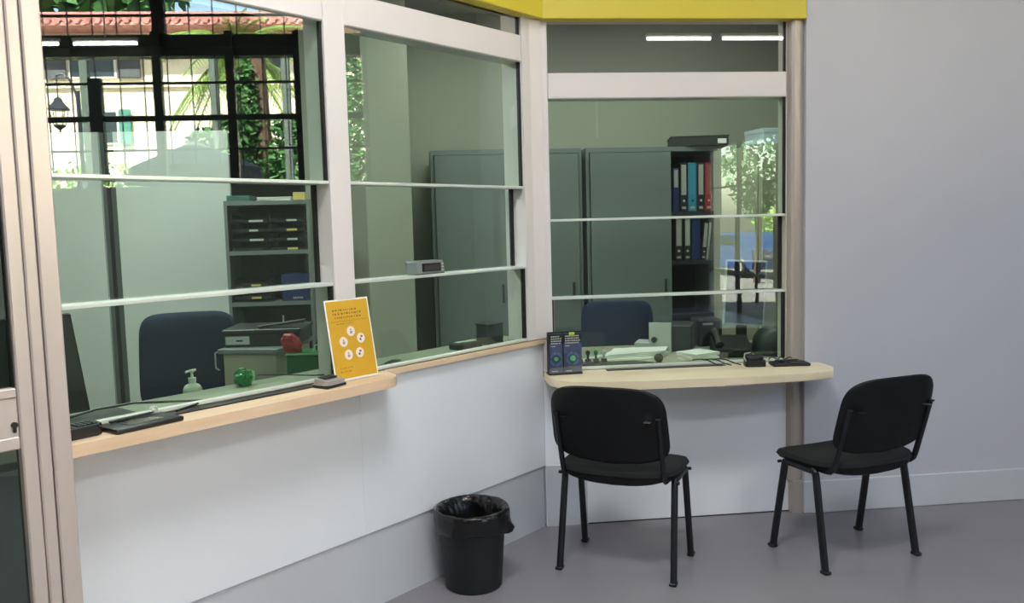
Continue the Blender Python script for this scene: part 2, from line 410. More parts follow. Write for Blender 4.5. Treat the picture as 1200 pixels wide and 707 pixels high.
# ------------------------------------------------------------------ counters
def fillet(pts, corner_ids, r, n=8):
    out_ = []
    for i, p in enumerate(pts):
        p = Vector(p)
        if i not in corner_ids: out_.append(tuple(p)); continue
        a = (Vector(pts[i - 1]) - p).normalized(); b = (Vector(pts[(i + 1) % len(pts)]) - p).normalized(); rr = r[i] if isinstance(r, dict) else r
        for k in range(n + 1):
            t = k / n
            q = p + a * rr * (1 - t) ** 2 + b * rr * t ** 2
            out_.append((q.x, q.y))
    return out_
cA = [(-2.33, -0.160), (-1.09, -0.160), (-1.045, -0.022), (-0.012, -0.022), (-0.012, 0.24), (-2.33, 0.255)]
cA = fillet(cA, {1}, {1: 0.075})
bm = prism(new(), cA[:-3] + [(-1.045, -0.001), (-2.33, -0.001)], 0.907, 0.943)
prism(bm, [(-1.045, -0.022), (-0.004, -0.022), (-0.004, -0.001), (-1.045, -0.001)], 0.925, 0.9455)
prism(bm, [(-2.33, -0.001), (-0.004, -0.001), (-0.004, 0.008), (-2.33, 0.008)], 0.9245, 0.9435)
ctA = obj('counter_top', bm, M_WOOD); ctA.location = CO; ctA.rotation_euler = (0, 0, TH)
tag(ctA, 'long pale wood ledge running below the two slanted windows', 'counter')
il = obj('inner_ledge', prism(new(), [(-2.33, 0.0085), (-0.012, 0.0085), (-0.012, 0.24), (-2.33, 0.255)], 0.9245, 0.9455), M_INLEDGE, ctA)
cB = [(0.594, 4.098), (0.594, 3.93), (0.66, 3.80), (0.98, 3.745), (1.38, 3.732), (1.76, 3.748), (1.93, 3.79), (1.985, 3.90), (1.96, 4.0)]
pB = fillet(cB[:9], {2, 7}, {2: 0.06, 7: 0.05})
pB = [p for p in pB if not (p[1] > 3.99 and p[0] > 1.9)] + [(1.972, 4.034), (1.83, 4.034), (1.83, 4.098)]
bm = prism(new(), pB, 0.742, 0.780, bev=0.004)
ctB = obj('counter_top', bm, M_WOOD2, smooth=True); tag(ctB, 'low pale wood shelf with rounded ends below the straight window', 'counter')
# inner desks of the office
di = obj('inner_desk', bx(0.62, 2.1, 4.205, 4.95, 0.735, 0.768, 0.003), M_BEIGE)
tag(di, 'pale office desk top behind the straight window', 'desk')

# ------------------------------------------------------------------ chairs
def make_chair(label):
    t = thing('stacking_chair', label, 'chair')
    def seat_f(u, v, w_):
        z = 0.452 + w_ + 0.010 * (abs(v) / 0.22) ** 2 * (1 if v < 0 else -1.9) - 0.012 * (1 - (u / 0.25) ** 2)
        return (u, v + 0.005, z)
    obj('seat', pad(new(), sup(0.265, 0.222, 3.6), 0.004, 0.030, seat_f, 8, 3.5), M_BLKF, t, True)
    def shell_f(u, v, w_):
        z = 0.450 + w_ - (0.020 * (1 - (u / 0.27) ** 2) if v < -0.08 and w_ < 0 else 0) * min(1, (-v - 0.08) / 0.1) * min(1, -w_ / 0.012) + 0.010 * (abs(v) / 0.22) ** 2 * (1 if v < 0 else -1.9) - 0.012 * (1 - (u / 0.25) ** 2)
        return (u, v + 0.005, z)
    obj('seat_shell', pad(new(), sup(0.262, 0.219, 3.6), 0.030, 0.002, shell_f, 8, 3.0), M_BLKP, t, True)
    lean = math.radians(15)
    def back_f(sign):
        def f(u, v, w_):
            # u across, v up (-.17..+.17), w thickness forward
            uu = u / 0.235
            vv = v - (0.030 * (1 - uu * uu) if v < 0 else -0.004 * (1 - uu * uu)) * (abs(v) / 0.155)
            y = -0.236 - 0.030 * (1 - uu * uu) + w_ * sign
            return (u * (1 - 0.02 * (v / 0.155)), y - math.sin(lean) * (vv), 0.688 + vv * math.cos(lean))
        return f
    obj('backrest', pad(new(), shell_outline(0.245, 0.156), 0.002, 0.030, back_f(1), 8, 3.2), M_BLKF, t, True)
    obj('back_shell', pad(new(), shell_outline(0.249, 0.159), 0.002, 0.016, back_f(-1), 8, 3.2), M_BLKP, t, True)
    for s in (-1, 1):
        x = 0.243 * s
        obj('leg', leg_tube(new(), [(x + .008 * s, 0.172, 0.0), (x, 0.102, 0.395), (x, 0.097, 0.415), (x, 0.08, 0.424)], 0.0145, 0.0185), M_BLKM, t, True)
        obj('leg', leg_tube(new(), [(x + .008 * s, -0.172, 0.0), (x, -0.102, 0.395), (x, -0.097, 0.415), (x, -0.08, 0.424)], 0.0145, 0.0185), M_BLKM, t, True)
        for yy in (0.173, -0.173):
            obj('foot_cap', bx(x + .008 * s - .0152, x + .008 * s + .0152, yy - .0195, yy + .0195, 0.0, 0.014, 0.003), M_BLK, t)
        obj('side_rail', leg_tube(new(), [(x, -0.098, 0.420), (x, 0.098, 0.420)], 0.0145, 0.014), M_BLKM, t, True)
        xx = 0.219 * s
        pts = [(xx, -0.02, 0.430), (xx, -0.13, 0.430), (xx, -0.160, 0.434), (xx, -0.180, 0.450), (xx, -0.192, 0.48), (xx, -0.216, 0.56), (xx, -0.262, 0.715)]
        up = obj('back_upright', leg_tube(new(), pts, 0.011, 0.0135), M_BLKM, t, True)
        obj('end_cap', bx(xx - .0112, xx + .0112, -0.279, -0.252, 0.713, 0.720, 0.002), M_BLK, up)
        obj('slot', bx(s * 0.178 - 0.013, s * 0.178 + 0.013, -0.2985, -0.27, 0.706, 0.7085), M_BOLT if s > 0 else M_BLK, t)
        for yy in (-0.115, 0.115):
            bl = lathe(new(), [(0.007, 0), (0.007, 0.014)], 10, Matrix.Translation((x + s * 0.010, yy, 0.417)) @ Matrix.Rotation(PI / 2 * s, 4, 'Y'))
            obj('bolt', bl, M_BLK, t, True)
    obj('cross_bar', leg_tube(new(), [(-0.24, -0.07, 0.418), (-0.12, -0.069, 0.418), (0.12, -0.069, 0.418), (0.24, -0.07, 0.418)], 0.01, 0.01), M_BLKM, t, True)
    obj('cross_bar', leg_tube(new(), [(-0.24, 0.07, 0.418), (0.24, 0.0701, 0.418)], 0.01, 0.01), M_BLKM, t, True)
    return t
ch1 = make_chair('black visitor chair drawn up to the low shelf, its back to the camera')
ch1.location = (0.872, 3.594, 0); ch1.rotation_euler = (0, 0, math.radians(-30))
ch2 = copy_tree(ch1); ch2['label'] = 'black visitor chair in front of the plain wall, turned to the left'
ch2.location = (1.862, 3.553, 0); ch2.rotation_euler = (0, 0, math.radians(15))
for o in (ch1, ch2): o['group'] = 'black visitor chairs'

# ------------------------------------------------------------------ waste bin with liner
bn = thing('waste_bin', 'round black plastic waste bin with a bin liner, by the kick plate', 'bin', (0.186, 3.475, 0))
prof = [(0.02, 0.004), (0.105, 0.004), (0.112, 0.0), (0.119, 0.006), (0.121, 0.03), (0.128, 0.13), (0.138, 0.27), (0.141, 0.312), (0.149, 0.314), (0.149, 0.322), (0.139, 0.322), (0.134, 0.27), (0.115, 0.02), (0.02, 0.012)]
obj('body', lathe(new(), prof, 48), M_BIN, bn, True)
bm = new(); n = 96; rings = []
rnd = random.Random(3)
ph = [rnd.uniform(0, 6.28) for _ in range(12)]
def wob(a, k): return sum(math.sin(a * f + ph[i] + k * 1.7) / (1 + 0.25 * f) for i, f in enumerate((3, 5, 7, 11, 13, 17, 23, 29)))
lp = [(0.1475, 0.250, .004), (0.154, 0.262, .004), (0.156, 0.287, .004), (0.156, 0.312, .0035), (0.155, 0.330, .004), (0.149, 0.339, .004), (0.139, 0.334, .005), (0.126, 0.312, .009), (0.117, 0.28, .013), (0.112, 0.23, .013), (0.105, 0.17, .012), (0.08, 0.13, .008), (0.03, 0.12, .002)]
for k, (r, z, amp) in enumerate(lp):
    ring = []
    for j in range(n):
        a = 2 * PI * j / n; d = wob(a, k * 0.6) * amp
        zz = z + (wob(a, 3) * 0.006 if k == 0 else wob(a, k) * amp * 0.6)
        rr = r + (d if k > 4 else abs(d))
        if k <= 1: zz -= 0.010 * math.exp(-((a - 5.9) / 0.5) ** 2); rr += 0.022 * math.exp(-((a - 6.0) / 0.13) ** 2)
        ring.append(bm.verts.new((rr * math.cos(a), rr * math.sin(a), zz)))
    rings.append(ring)
for i in range(len(rings) - 1):
    for j in range(n): bm.faces.new((rings[i][j], rings[i][(j + 1) % n], rings[i + 1][(j + 1) % n], rings[i + 1][j]))
bm.faces.new(rings[-1])
obj('liner', bm, M_BAG, bn, 'all')

# ------------------------------------------------------------------ things on the slanted counter (local frame of wall A)
def onA(name, label, cat, s, off, z=0.9437, rz=0, group=None):
    p = AW(s, off); return thing(name, label, cat, (p.x, p.y, z), TH + rz, group)
# yellow notice in an acrylic holder
ps = onA('sign_holder', 'yellow notice with five round pictograms in a leaning clear holder', 'sign', 1.222, -0.062)
tilt = Matrix.Rotation(math.radians(-9.5), 4, 'X')
roll_ = tilt
W2, H2 = 0.104, 0.305
obj('holder', box(new(), -W2, W2, 0.0015, 0.004, 0.0, H2, 0.0, roll_), M_ACR, ps)
obj('border', box(new(), -W2, W2, 0.0, 0.0012, 0.002, H2, 0.0, roll_), M_WHITE, ps)
obj('poster', box(new(), -W2 + .006, W2 - .006, -0.0012, -0.0002, 0.010, H2 - .006, 0.0, roll_), M_YELP, ps)
obj('holder_foot', bx(-W2, W2, -0.004, 0.055, -0.001, 0.002), M_ACR, ps)
obj('holder_strut', box(new(), -W2, W2, 0.0, 0.003, 0.0, 0.10, 0, Matrix.Translation((0, 0.052, 0)) @ Matrix.Rotation(math.radians(20), 4, 'X')), M_ACR, ps)
def disc(bm, x, z, r, y0, y1, n=20, sx=1):
    a = [bm.verts.new((x + sx * r * math.cos(2 * PI * i / n), y0, z + r * math.sin(2 * PI * i / n))) for i in range(n)]
    b = [bm.verts.new((x + sx * r * math.cos(2 * PI * i / n), y1, z + r * math.sin(2 * PI * i / n))) for i in range(n)]
    bm.faces.new(a); bm.faces.new(b[::-1])
    for i in range(n): bm.faces.new((a[i], b[i], b[(i + 1) % n], a[(i + 1) % n]))
dots = [(0.0, 0.182), (-0.041, 0.146), (0.043, 0.152), (-0.026, 0.096), (0.028, 0.098)]
for i, (x, z) in enumerate(dots):
    bm = new(); disc(bm, x, z, 0.0190, -0.0018, -0.0012); o = obj('pictogram', bm, M_PINK, ps, M=roll_)
    bm = new()
    rn = random.Random(i)
    if i in (2, 4):
        disc(bm, x - .004, z - .005, 0.004, -0.0022, -0.0018, 8); disc(bm, x + .005, z + .006, 0.004, -0.0022, -0.0018, 8)
        box(bm, x - .001, x + .001, -0.0022, -0.0018, z - .010, z + .010)
    else:
        disc(bm, x, z + .006, 0.0035, -0.0022, -0.0018, 8); box(bm, x - .0045, x + .0045, -0.0022, -0.0018, z - .009, z + .001)
        box(bm, x + .004, x + .009, -0.0022, -0.0018, z - .003, z - .001)
    obj('icon', bm, M_INK if i in (2, 4) else M_ICON, o, M=roll_)
bm = new(); rn = random.Random(5)
for row, (z, x0, x1, hh) in enumerate([(0.262, -0.072, 0.035, .006), (0.248, -0.072, 0.055, .007), (0.234, -0.064, 0.055, .006), (0.212, -0.06, 0.02, .003), (0.048, -0.074, -0.02, .0025), (0.034, -0.074, -0.02, .004)]):
    x = x0
    while x < x1:
        ww = rn.uniform(0.003, 0.012)
        for q in range(max(1, int(ww / 0.0042))):
            box(bm, x + q * .0042, x + q * .0042 + .0029, -0.0017, -0.0011, z, z + hh * rn.uniform(.75, 1))
        x += ww + 0.004
box(bm, -0.085, 0.085, -0.0017, -0.0011, 0.2225, 0.2235)
obj('lettering', bm, M_INK, ps, M=roll_, kind='stuff')
# card reader
cr = onA('card_reader', 'small silver and black card reader at the foot of the yellow notice', 'reader', 1.372, -0.085, rz=math.radians(8))
obj('base', bx(-0.05, 0.05, -0.036, 0.036, 0.0, 0.010, 0.004, seg=2), M_BLK, cr, True)
bm = prism(new(), fillet([(-0.048, -0.034), (0.048, -0.034), (0.048, 0.034), (-0.048, 0.034)], {0, 1, 2, 3}, 0.012), 0.010, 0.030, bev=0.004)
for v in bm.verts:
    if v.co.z > 0.02: v.co.z += 0.004 * (v.co.y / 0.034)
obj('case', bm, M_SILV, cr, True)
obj('slot_cover', box(new(), -0.03, 0.03, -0.012, 0.03, 0.030, 0.036, 0.002), M_BLK, cr)
# payment terminal at the left end
def terminal(t, rz=0):
    bm = prism(new(), fillet([(-0.075, -0.042), (0.065, -0.042), (0.078, 0.042), (-0.075, 0.042)], {0, 1, 2, 3}, 0.02), 0.0, 0.036, bev=0.007)
    for v in bm.verts:
        if v.co.z > 0.015: v.co.z += -0.006 + 0.07 * (v.co.x + .075) * 0.05
    b = obj('body', bm, M_BLK, t, True)
    for i in range(4):
        for j in range(3):
            obj('key', bx(0.0 + i * 0.015, 0.011 + i * 0.015, -0.024 + j * 0.017, -0.012 + j * 0.017, 0.029, 0.0345, 0.001), M_DGREY, b)
    obj('screen', bx(-0.06, -0.01, -0.025, 0.025, 0.0295, 0.0315), M_LCD, t)
tm = onA('payment_terminal', 'black payment terminal with grey keys beside the door post', 'terminal', 2.258, -0.068, rz=math.radians(4))
terminal(tm)
# signature pad
def sigpad(t):
    obj('pad', bx(-0.105, 0.105, -0.06, 0.06, 0.0, 0.014, 0.004, seg=2), M_BLK, t, True)
    obj('screen', bx(-0.055, 0.055, -0.034, 0.034, 0.014, 0.0150), M_LCD, t)
    pn = obj('pen', tube(new(), [(-0.07, 0.045, 0.018), (0.06, 0.05, 0.019), (0.075, 0.051, 0.019)], 0.004, 8, taper=[1, 1, .3]), M_DGREY, t, True)
sg = onA('signature_pad', 'flat black signature pad on the ledge, right of the payment terminal', 'pad', 2.075, -0.088, rz=math.radians(3))
sigpad(sg)
# cable curling through the gap
cb = obj('cable', tube(new(), [AW(2.20, .10, .966), AW(2.10, .14, .968), AW(2.00, .10, .975), AW(1.90, .06, .966), AW(1.80, .03, .956), AW(1.86, -.02, .957), AW(1.94, -.05, .956)], 0.004, 8), M_BLK, None, True)
tag(cb, 'thin black cable looping over the rail by the signature pad', 'cable')
coil = [AW(1.99 + 0.010 * math.cos(a * 1.0) , -0.015 + 0.002 * a, .962 + 0.012 * abs(math.sin(a))) for a in [i * 0.5 for i in range(16)]]
tag(obj('cable_loop', tube(new(), coil, 0.0026, 6), M_LGREY, None, True), 'small pale cable loop on the rail above the signature pad', 'cable')
# dark tray slot under the rail
sl = obj('tray_slot', bx(-2.02, -1.40, -0.052, -0.009, 0.9432, 0.9475, 0.0005), M_BLK); sl.location = CO; sl.rotation_euler = (0, 0, TH)
tag(sl, 'long black pass-through slot under the left slanted window', 'slot')
# counter display on the rail
dsp = onA('display_box', 'grey customer display with a dark screen standing on a window rail', 'display', 0.752, 0.022, 1.3085, rz=math.radians(0))
bm = prism(new(), [(-0.03, 0.0), (0.032, 0.0), (0.032, 0.058), (-0.012, 0.062), (-0.03, 0.03)], -0.095, 0.075, Matrix.Rotation(PI / 2, 4, 'Y') @ Matrix.Rotation(PI / 2, 4, 'Z'))
bm = new(); box(bm, -0.085, 0.085, -0.024, 0.04, 0.0, 0.056, 0.005)
for v in bm.verts:
    if v.co.z > 0.03: v.co.y += 0.010
    if v.co.x < -0.06 and v.co.y < 0: v.co.x -= 0.0
obj('case', bm, M_GREY, dsp, True)
wd = prism(new(), [(-0.085, -0.02), (-0.105, 0.012), (-0.085, 0.03)], 0.002, 0.05)
obj('side_wing', wd, M_GREY, dsp)
obj('bezel', bx(-0.052, 0.052, -0.0265, -0.022, 0.012, 0.046), M_BLK, dsp)
obj('screen', bx(-0.044, 0.044, -0.0275, -0.026, 0.016, 0.038), mat('lcd_green_grey', (62, 60, 60), 0.3, var=0), dsp)
for i in range(3): obj('button', bx(0.062, 0.070, -0.0255, -0.022, 0.012 + i * .013, 0.018 + i * .013), M_LGREY, dsp)
# soap dispenser behind glass
sp = onA('soap_dispenser', 'clear hand gel bottle with a pump, behind the left slanted window', 'bottle', 1.66, 0.34, 0.9045)
obj('bottle', lathe(new(), [(0.02, 0), (0.032, 0.002), (0.034, 0.02), (0.034, 0.035), (0.026, 0.048), (0.013, 0.055), (0.013, 0.06)], 24), M_SOAP, sp, True)
pm = obj('pump', lathe(new(), [(0.014, 0.06), (0.014, 0.075), (0.005, 0.076), (0.005, 0.095), (0.009, 0.096), (0.009, 0.104)], 16), M_LGREY, sp, True)
obj('nozzle', tube(new(), [(-0.026, -0.002, 0.099), (0.0, 0, 0.102), (0.016, 0.0, 0.102)], 0.0045, 8), M_LGREY, pm, True)
# green crumpled bag of clips
gb = onA('green_tape_dispenser', 'bright green crumpled packet lying behind the left slanted window', 'packet', 1.545, 0.19, 0.9465)
bm = new(); bmesh.ops.create_icosphere(bm, subdivisions=3, radius=0.034)
rn = random.Random(11)
for v in bm.verts:
    v.co *= rn.uniform(0.8, 1.12); v.co.z = v.co.z * 1.05 + 0.03
    v.co.z = max(v.co.z, 0.0)
obj('packet', bm, M_GREEN, gb)
gb.name = 'green_packet'
obj('flap', bx(0.02, 0.045, -0.006, 0.006, 0.01, 0.05, 0.002), mat('pale_green_flap', (150, 190, 140), 0.5), gb)
tag(obj('cable', tube(new(), [AW(1.48, .20, .975), AW(1.40, .16, .968), AW(1.30, .10, .955), AW(1.24, .06, .955)], 0.003, 6), M_BLK, None, True), 'thin black cable running from the green packet to the rail', 'cable')
# small items at the right end behind window_2
bxb = onA('stapler_box', 'low black tray with a pale edge behind the right slanted window', 'tray', 0.43, 0.11, 0.9465, rz=math.radians(-6))
obj('tray', bx(-0.075, 0.075, -0.03, 0.04, 0.0, 0.026, 0.004), M_BLK, bxb)
obj('edge', bx(-0.05, 0.065, 0.0, 0.03, 0.026, 0.031, 0.002), M_LGREY, bxb)
bxb.name = 'desk_tray'
bk = onA('pencil_cup', 'dark green open box standing at the corner behind the right slanted window', 'box', 0.26, 0.115, 0.9465)
bm = new()
for a in ((-.05, .05, -.04, -.036), (-.05, .05, .036, .04)): box(bm, a[0], a[1], a[2], a[3], 0, 0.09)
for a in ((-.05, -.046), (.046, .05)): box(bm, a[0], a[1], -.036, .036, 0, 0.09)
box(bm, -.046, .046, -.036, .036, 0, 0.004)
obj('box_body', bm, M_DGREY, bk); obj('lid', bx(-0.054, 0.054, -0.044, 0.044, 0.0905, 0.098, 0.002), M_GREYD, bk)
bk.name = 'paper_box'
pp = onA('paper_sheets', 'loose dark sheets on the inner ledge behind the right slanted window', 'papers', 0.93, 0.07, 0.9465, rz=0.2)
for i in range(3): obj('sheet', bx(-0.07 + i * .03, 0.05 + i * .02, -0.03 + i * .01, 0.03, 0.0005 + i * .002, 0.002 + i * .002), M_DGREY, pp, M=Matrix.Rotation(i * .15, 4, 'Z'))

# monitor at the far left inside
mo = thing('monitor', 'black monitor back seen edge-on behind the glass by the door post', 'monitor', (-1.42, 3.45, 0.7455), math.radians(35))
bm = new(); box(bm, -0.23, 0.115, -0.012, 0.012, 0.03, 0.46, 0.004)
for v in bm.verts: v.co.x += 0 if v.co.x < 0 else -(v.co.z - .1) * 0.12
obj('screen_back', bm, M_BLK, mo)
obj('badge', bx(-0.02, 0.03, -0.0135, -0.0115, 0.36, 0.385), M_DGREY, mo)
obj('stand', bx(-0.05, 0.0, 0.013, 0.05, 0.0, 0.3, 0.005), M_BLK, mo)
obj('foot', bx(-0.12, 0.08, -0.06, 0.12, -0.0, 0.012, 0.003), M_BLK, mo)
dk = obj('office_desk', box(new(), -0.35, 0.72, -0.1, 0.30, 0.715, 0.745, 0.003, Matrix.Translation((-1.3, 3.25, 0)) @ Matrix.Rotation(TH, 4, 'Z')), M_BEIGE)
tag(dk, 'pale office desk behind the left slanted window', 'desk')
kb = obj('inner_pad', box(new(), -2.24, -2.02, 0.03, 0.17, 0.9465, 0.958, 0.003), M_DGREY); kb.location = CO; kb.rotation_euler = (0, 0, TH)
tag(kb, 'grey flat keyboard tray on the inner ledge, left of the rail loop', 'tray')

# office chairs
def office_chair(label, loc, rz, w_, zb, zt):
    t = thing('office_chair', label, 'chair', loc, rz)
    hh = (zt - zb) / 2
    def f(u, v, q): return (u * (1 + 0.04 * (-v / hh)), q + 0.03 * (u / w_) ** 2 * -1, (zb + zt) / 2 + v)
    obj('backrest', pad(new(), sup(w_, hh, 6.0), 0.03, 0.035, f, 7, 3), M_BLUE, t, True)
    obj('seat', pad(new(), sup(0.24, 0.23, 4), 0.04, 0.04, lambda u, v, q: (u, v + 0.25, 0.47 + q), 6, 3), M_BLUE, t, True)
    obj('back_bar', tube(new(), [(0, 0.25, 0.43), (0, 0.02, 0.43), (0, -0.045, 0.55), (0, -0.045, zb + 0.12)], 0.025, 8, 0.01), M_BLK, t, True)
    obj('gas_lift', lathe(new(), [(0.025, 0.07), (0.025, 0.43)], 14, Matrix.Translation((0, .25, 0))), M_BLK, t, True)
    for k in range(5):
        a = 2 * PI * k / 5
        lg = obj('leg', tube(new(), [(0, .25, .09), (.28 * math.cos(a), .25 + .28 * math.sin(a), .06)], 0.02, 8, 0.014), M_BLK, t, True)
        obj('castor', lathe(new(), [(0.022, -0.012), (0.027, -0.006), (0.027, 0.006), (0.022, 0.012)], 14, Matrix.Translation((.28 * math.cos(a), .25 + .28 * math.sin(a), 0.027)) @ Matrix.Rotation(PI / 2, 4, 'X')), M_BLK, lg, True)
    return t
office_chair('navy blue office chair back seen through the left slanted window', (-1.155, 4.4, 0), math.radians(12), 0.235, 0.63, 1.112)
office_chair('navy blue office chair back seen through the straight window', (1.185, 5.02, 0), math.radians(172), 0.222, 0.62, 1.03)

# grey pedestal with device, green box and red pouch
pd = thing('file_pedestal', 'grey low filing pedestal behind the yellow notice', 'cabinet', (-0.70, 3.97, 0), math.radians(-14))
obj('body', bx(-0.215, 0.04, 0.0, 0.42, 0.0, 0.945, 0.003), M_BEIGE, pd)
obj('top', bx(-0.235, 0.055, -0.015, 0.43, 0.9455, 0.968, 0.003), M_GREY, pd)
obj('handle', tube(new(), [(-0.235, -0.005, 0.955), (-0.25, -0.008, 0.95), (-0.25, -0.008, 0.88), (-0.235, -0.005, 0.87)], 0.004, 8), M_SILV, pd, True)
gx = thing('green_crate', 'dark green plastic box standing on end right of the grey pedestal', 'box', (-0.48, 3.81, 0), math.radians(-4))
obj('body', bx(-0.115, 0.17, 0.0, 0.17, 0.0, 0.95, 0.004), M_GREENB, gx)
obj('rim', bx(-0.118, 0.175, -0.004, 0.175, 0.9505, 0.96, 0.003), M_GREENB, gx)
dv = thing('document_scanner', 'dark flat scanner lying on the grey pedestal', 'scanner', (-0.72, 4.17, 0.9685), math.radians(-4))
obj('body', bx(-0.18, 0.165, -0.12, 0.16, 0.0, 0.062, 0.004), M_BLK, dv)
obj('front_panel', bx(-0.175, -0.065, -0.124, -0.1205, 0.012, 0.05, 0.001), M_LGREY, dv)
obj('label_plate', bx(-0.125, -0.095, -0.1255, -0.1245, 0.026, 0.034), M_BLK, dv)
bm = new(); box(bm, -0.19, 0.175, -0.128, 0.165, 0.0625, 0.082, 0.004); obj('lid', bm, M_DGREY, dv)
obj('arm', box(new(), -0.02, 0.20, -0.10, -0.06, 0.083, 0.097, 0.002, Matrix.Rotation(-0.12, 4, 'Y')), M_DGREY, dv)
obj('knob', bx(0.085, 0.091, -0.09, -0.084, 0.10, 0.14, 0.001), M_LGREY, dv)
rp = thing('red_pouch', 'crumpled red pouch propped on the dark green box', 'pouch', (-0.565, 3.87, 0.9605), math.radians(-10))
bm = new(); bmesh.ops.create_icosphere(bm, subdivisions=3, radius=0.046); rn = random.Random(4)
for v in bm.verts:
    v.co *= rn.uniform(0.85, 1.1); v.co.z = max(0, v.co.z * 1.1 + 0.036); v.co.x -= v.co.z * 0.25; v.co.y *= 0.5
obj('pouch', bm, M_RED, rp); obj('flap', bx(-0.045, 0.0, -0.022, 0.018, 0.055, 0.085, 0.006), M_RED, rp)
mk = thing('desk_clutter', 'small black office tool standing right of the red pouch', 'tool', (-0.44, 3.88, 0.9605))
obj('body', bx(-0.03, 0.05, -0.02, 0.03, 0.0, 0.05, 0.008), M_BLK, mk); obj('arm', tube(new(), [(0.0, 0, 0.05), (0.02, 0, 0.085), (0.05, 0, 0.09), (0.06, 0, 0.05)], 0.007, 8), M_BLK, mk, True)
obj('clip', tube(new(), [(-0.04, -0.03, 0.0), (-0.03, -0.03, 0.03), (-0.015, -0.03, 0.034), (-0.02, -0.03, 0.002)], 0.003, 6), M_LGREY, mk, True)
mk.name = 'hole_punch'

# ------------------------------------------------------------------ things on the low counter
bh = thing('booklet_holder', 'black stand holding two dark blue booklets at the left end of the low shelf', 'holder', (0.686, 4.018, 0.7805), math.radians(4))
obj('stand', bx(-0.083, 0.083, 0.004, 0.012, 0.0, 0.205, 0.001), M_BLK, bh)
obj('base', bx(-0.083, 0.083, -0.022, 0.045, 0.0, 0.006, 0.001), M_BLK, bh)
obj('side', bx(-0.0845, -0.081, -0.022, 0.012, 0.006, 0.205), M_BLK, bh)
obj('acrylic_front', bx(-0.083, 0.083, -0.022, -0.020, 0.0062, 0.10), M_ACR, bh)
for k, (x0, x1, lab) in enumerate(((-0.078, -0.012, 'dark blue booklet in the left pocket of the black stand'), (-0.008, 0.082, 'dark blue booklet in the right pocket of the black stand'))):
    bt = thing('booklet', lab, 'booklet', (0.686, 4.018, 0.7805), math.radians(4), 'booklets in the stand')
    obj('cover', bx(x0, x1, -0.012, 0.003, 0.0065, 0.198, 0.001), M_NAVYP, bt)
    obj('header', bx(x0 + .0005, x1 - .0005, -0.0128, -0.0122, 0.15, 0.197), M_BLK, bt)
    cx = (x0 + x1) / 2 - (0.0 if k else 0.0)
    bm = new()
    for rr in (0.032, 0.026):
        nn = 28
        for i in range(nn):
            a0, a1 = 2 * PI * i / nn, 2 * PI * (i + 1) / nn
            if i % 7 == 6: continue
            q = [(cx + r_ * math.cos(a), 0.075 + r_ * math.sin(a)) for r_, a in ((rr, a0), (rr, a1), (rr - .0028, a1), (rr - .0028, a0))]
            q = [(min(max(px, x0 + .002), x1 - .002), pz) for px, pz in q]
            if abs(q[0][0] - q[1][0]) + abs(q[0][1] - q[1][1]) < 1e-5: continue
            prism(bm, [(px, pz) for px, pz in q], 0.0132, 0.0126, Matrix.Rotation(PI / 2, 4, 'X'))
    obj('ring_print', bm, M_BLUEP, bt)
    bm = new(); disc(bm, cx, 0.076, 0.014 if k else 0.010, -0.0136, -0.0126, 16, 1); obj('emblem_print', bm, M_GRNP, bt)
    bm = new(); rn = random.Random(k)
    for row in range(4):
        x = x0 + .008; z = 0.182 - row * 0.011
        while x < x1 - .014:
            ww = rn.uniform(.003, .009); box(bm, x, x + ww, -0.0132, -0.0127, z, z + .0055); x += ww + .0025
    box(bm, x0 + .008, x0 + .030, -0.0132, -0.0127, 0.136, 0.139)
    box(bm, x0 + .01, x0 + .040, -0.0132, -0.0127, 0.014, 0.0185)
    obj('lettering', bm, M_LGREY, bt, kind='stuff')
    if k: obj('price_tag', bx(x0 + .028, x0 + .055, -0.014, -0.0127, 0.190, 0.203), M_LIME, bt)
# payment terminal and pad
tb = thing('payment_terminal', 'black payment terminal at the right end of the low shelf, next to the pad', 'terminal', (1.63, 4.006, 0.7805), math.radians(-8))
obj('body', prism(new(), fillet([(-0.05, -0.038), (0.05, -0.038), (0.045, 0.042), (-0.045, 0.042)], {0, 1, 2, 3}, 0.014), 0, 0.03, bev=0.005), M_BLK, tb, True)
obj('head', box(new(), -0.043, 0.043, -0.012, 0.04, 0.030, 0.052, 0.006, seg=2), M_BLK, tb, True)
obj('screen', bx(-0.03, 0.02, -0.014, -0.0115, 0.034, 0.046), M_DGREY, tb)
obj('strap', tube(new(), [(-0.048, -0.03, .028), (-0.05, 0.0, .045), (-0.04, 0.03, 0.056), (-0.01, 0.035, 0.060)], 0.003, 6), M_LGREY, tb, True)
for j in range(3):
    for i in range(4): obj('key', bx(-0.032 + i * .016, -0.021 + i * .016, -0.034 + j * .007, -0.029 + j * .007, 0.030, 0.0325), M_DGREY, tb)
sb = thing('signature_pad', 'flat black signature pad at the far right end of the low shelf', 'pad', (1.80, 3.985, 0.7805), math.radians(-6))
sigpad(sb); sb.scale = (0.86, 0.78, 1)
cl = [Vector((1.72 + 0.012 * i, 4.045 + 0.01 * math.sin(i * 1.3), 0.799 + 0.012 * abs(math.sin(i * 0.9)))) for i in range(11)]
tag(obj('coiled_cable', tube(new(), cl, 0.003, 6), M_BLK, None, True), 'coiled black cable lying on the pad at the right end', 'cable')
rn = random.Random(9)
for i in range(3):
    pts = [(1.36 + i * .05, 4.14 - i * .004, 0.80), (1.40 + i * .05, 4.11, 0.806), (1.42 + i * .05, 4.082, 0.805 - i * .002), (1.45 + i * .05, 4.055, 0.789), (1.47 + i * .048, 4.02, 0.786)]
    tag(obj('cable', tube(new(), pts, 0.0032, 6), M_BLK, None, True), ['black cable over the low window rail, leftmost of three', 'black cable over the low window rail, middle of three', 'black cable over the low window rail, nearest the terminal'][i], 'cable')
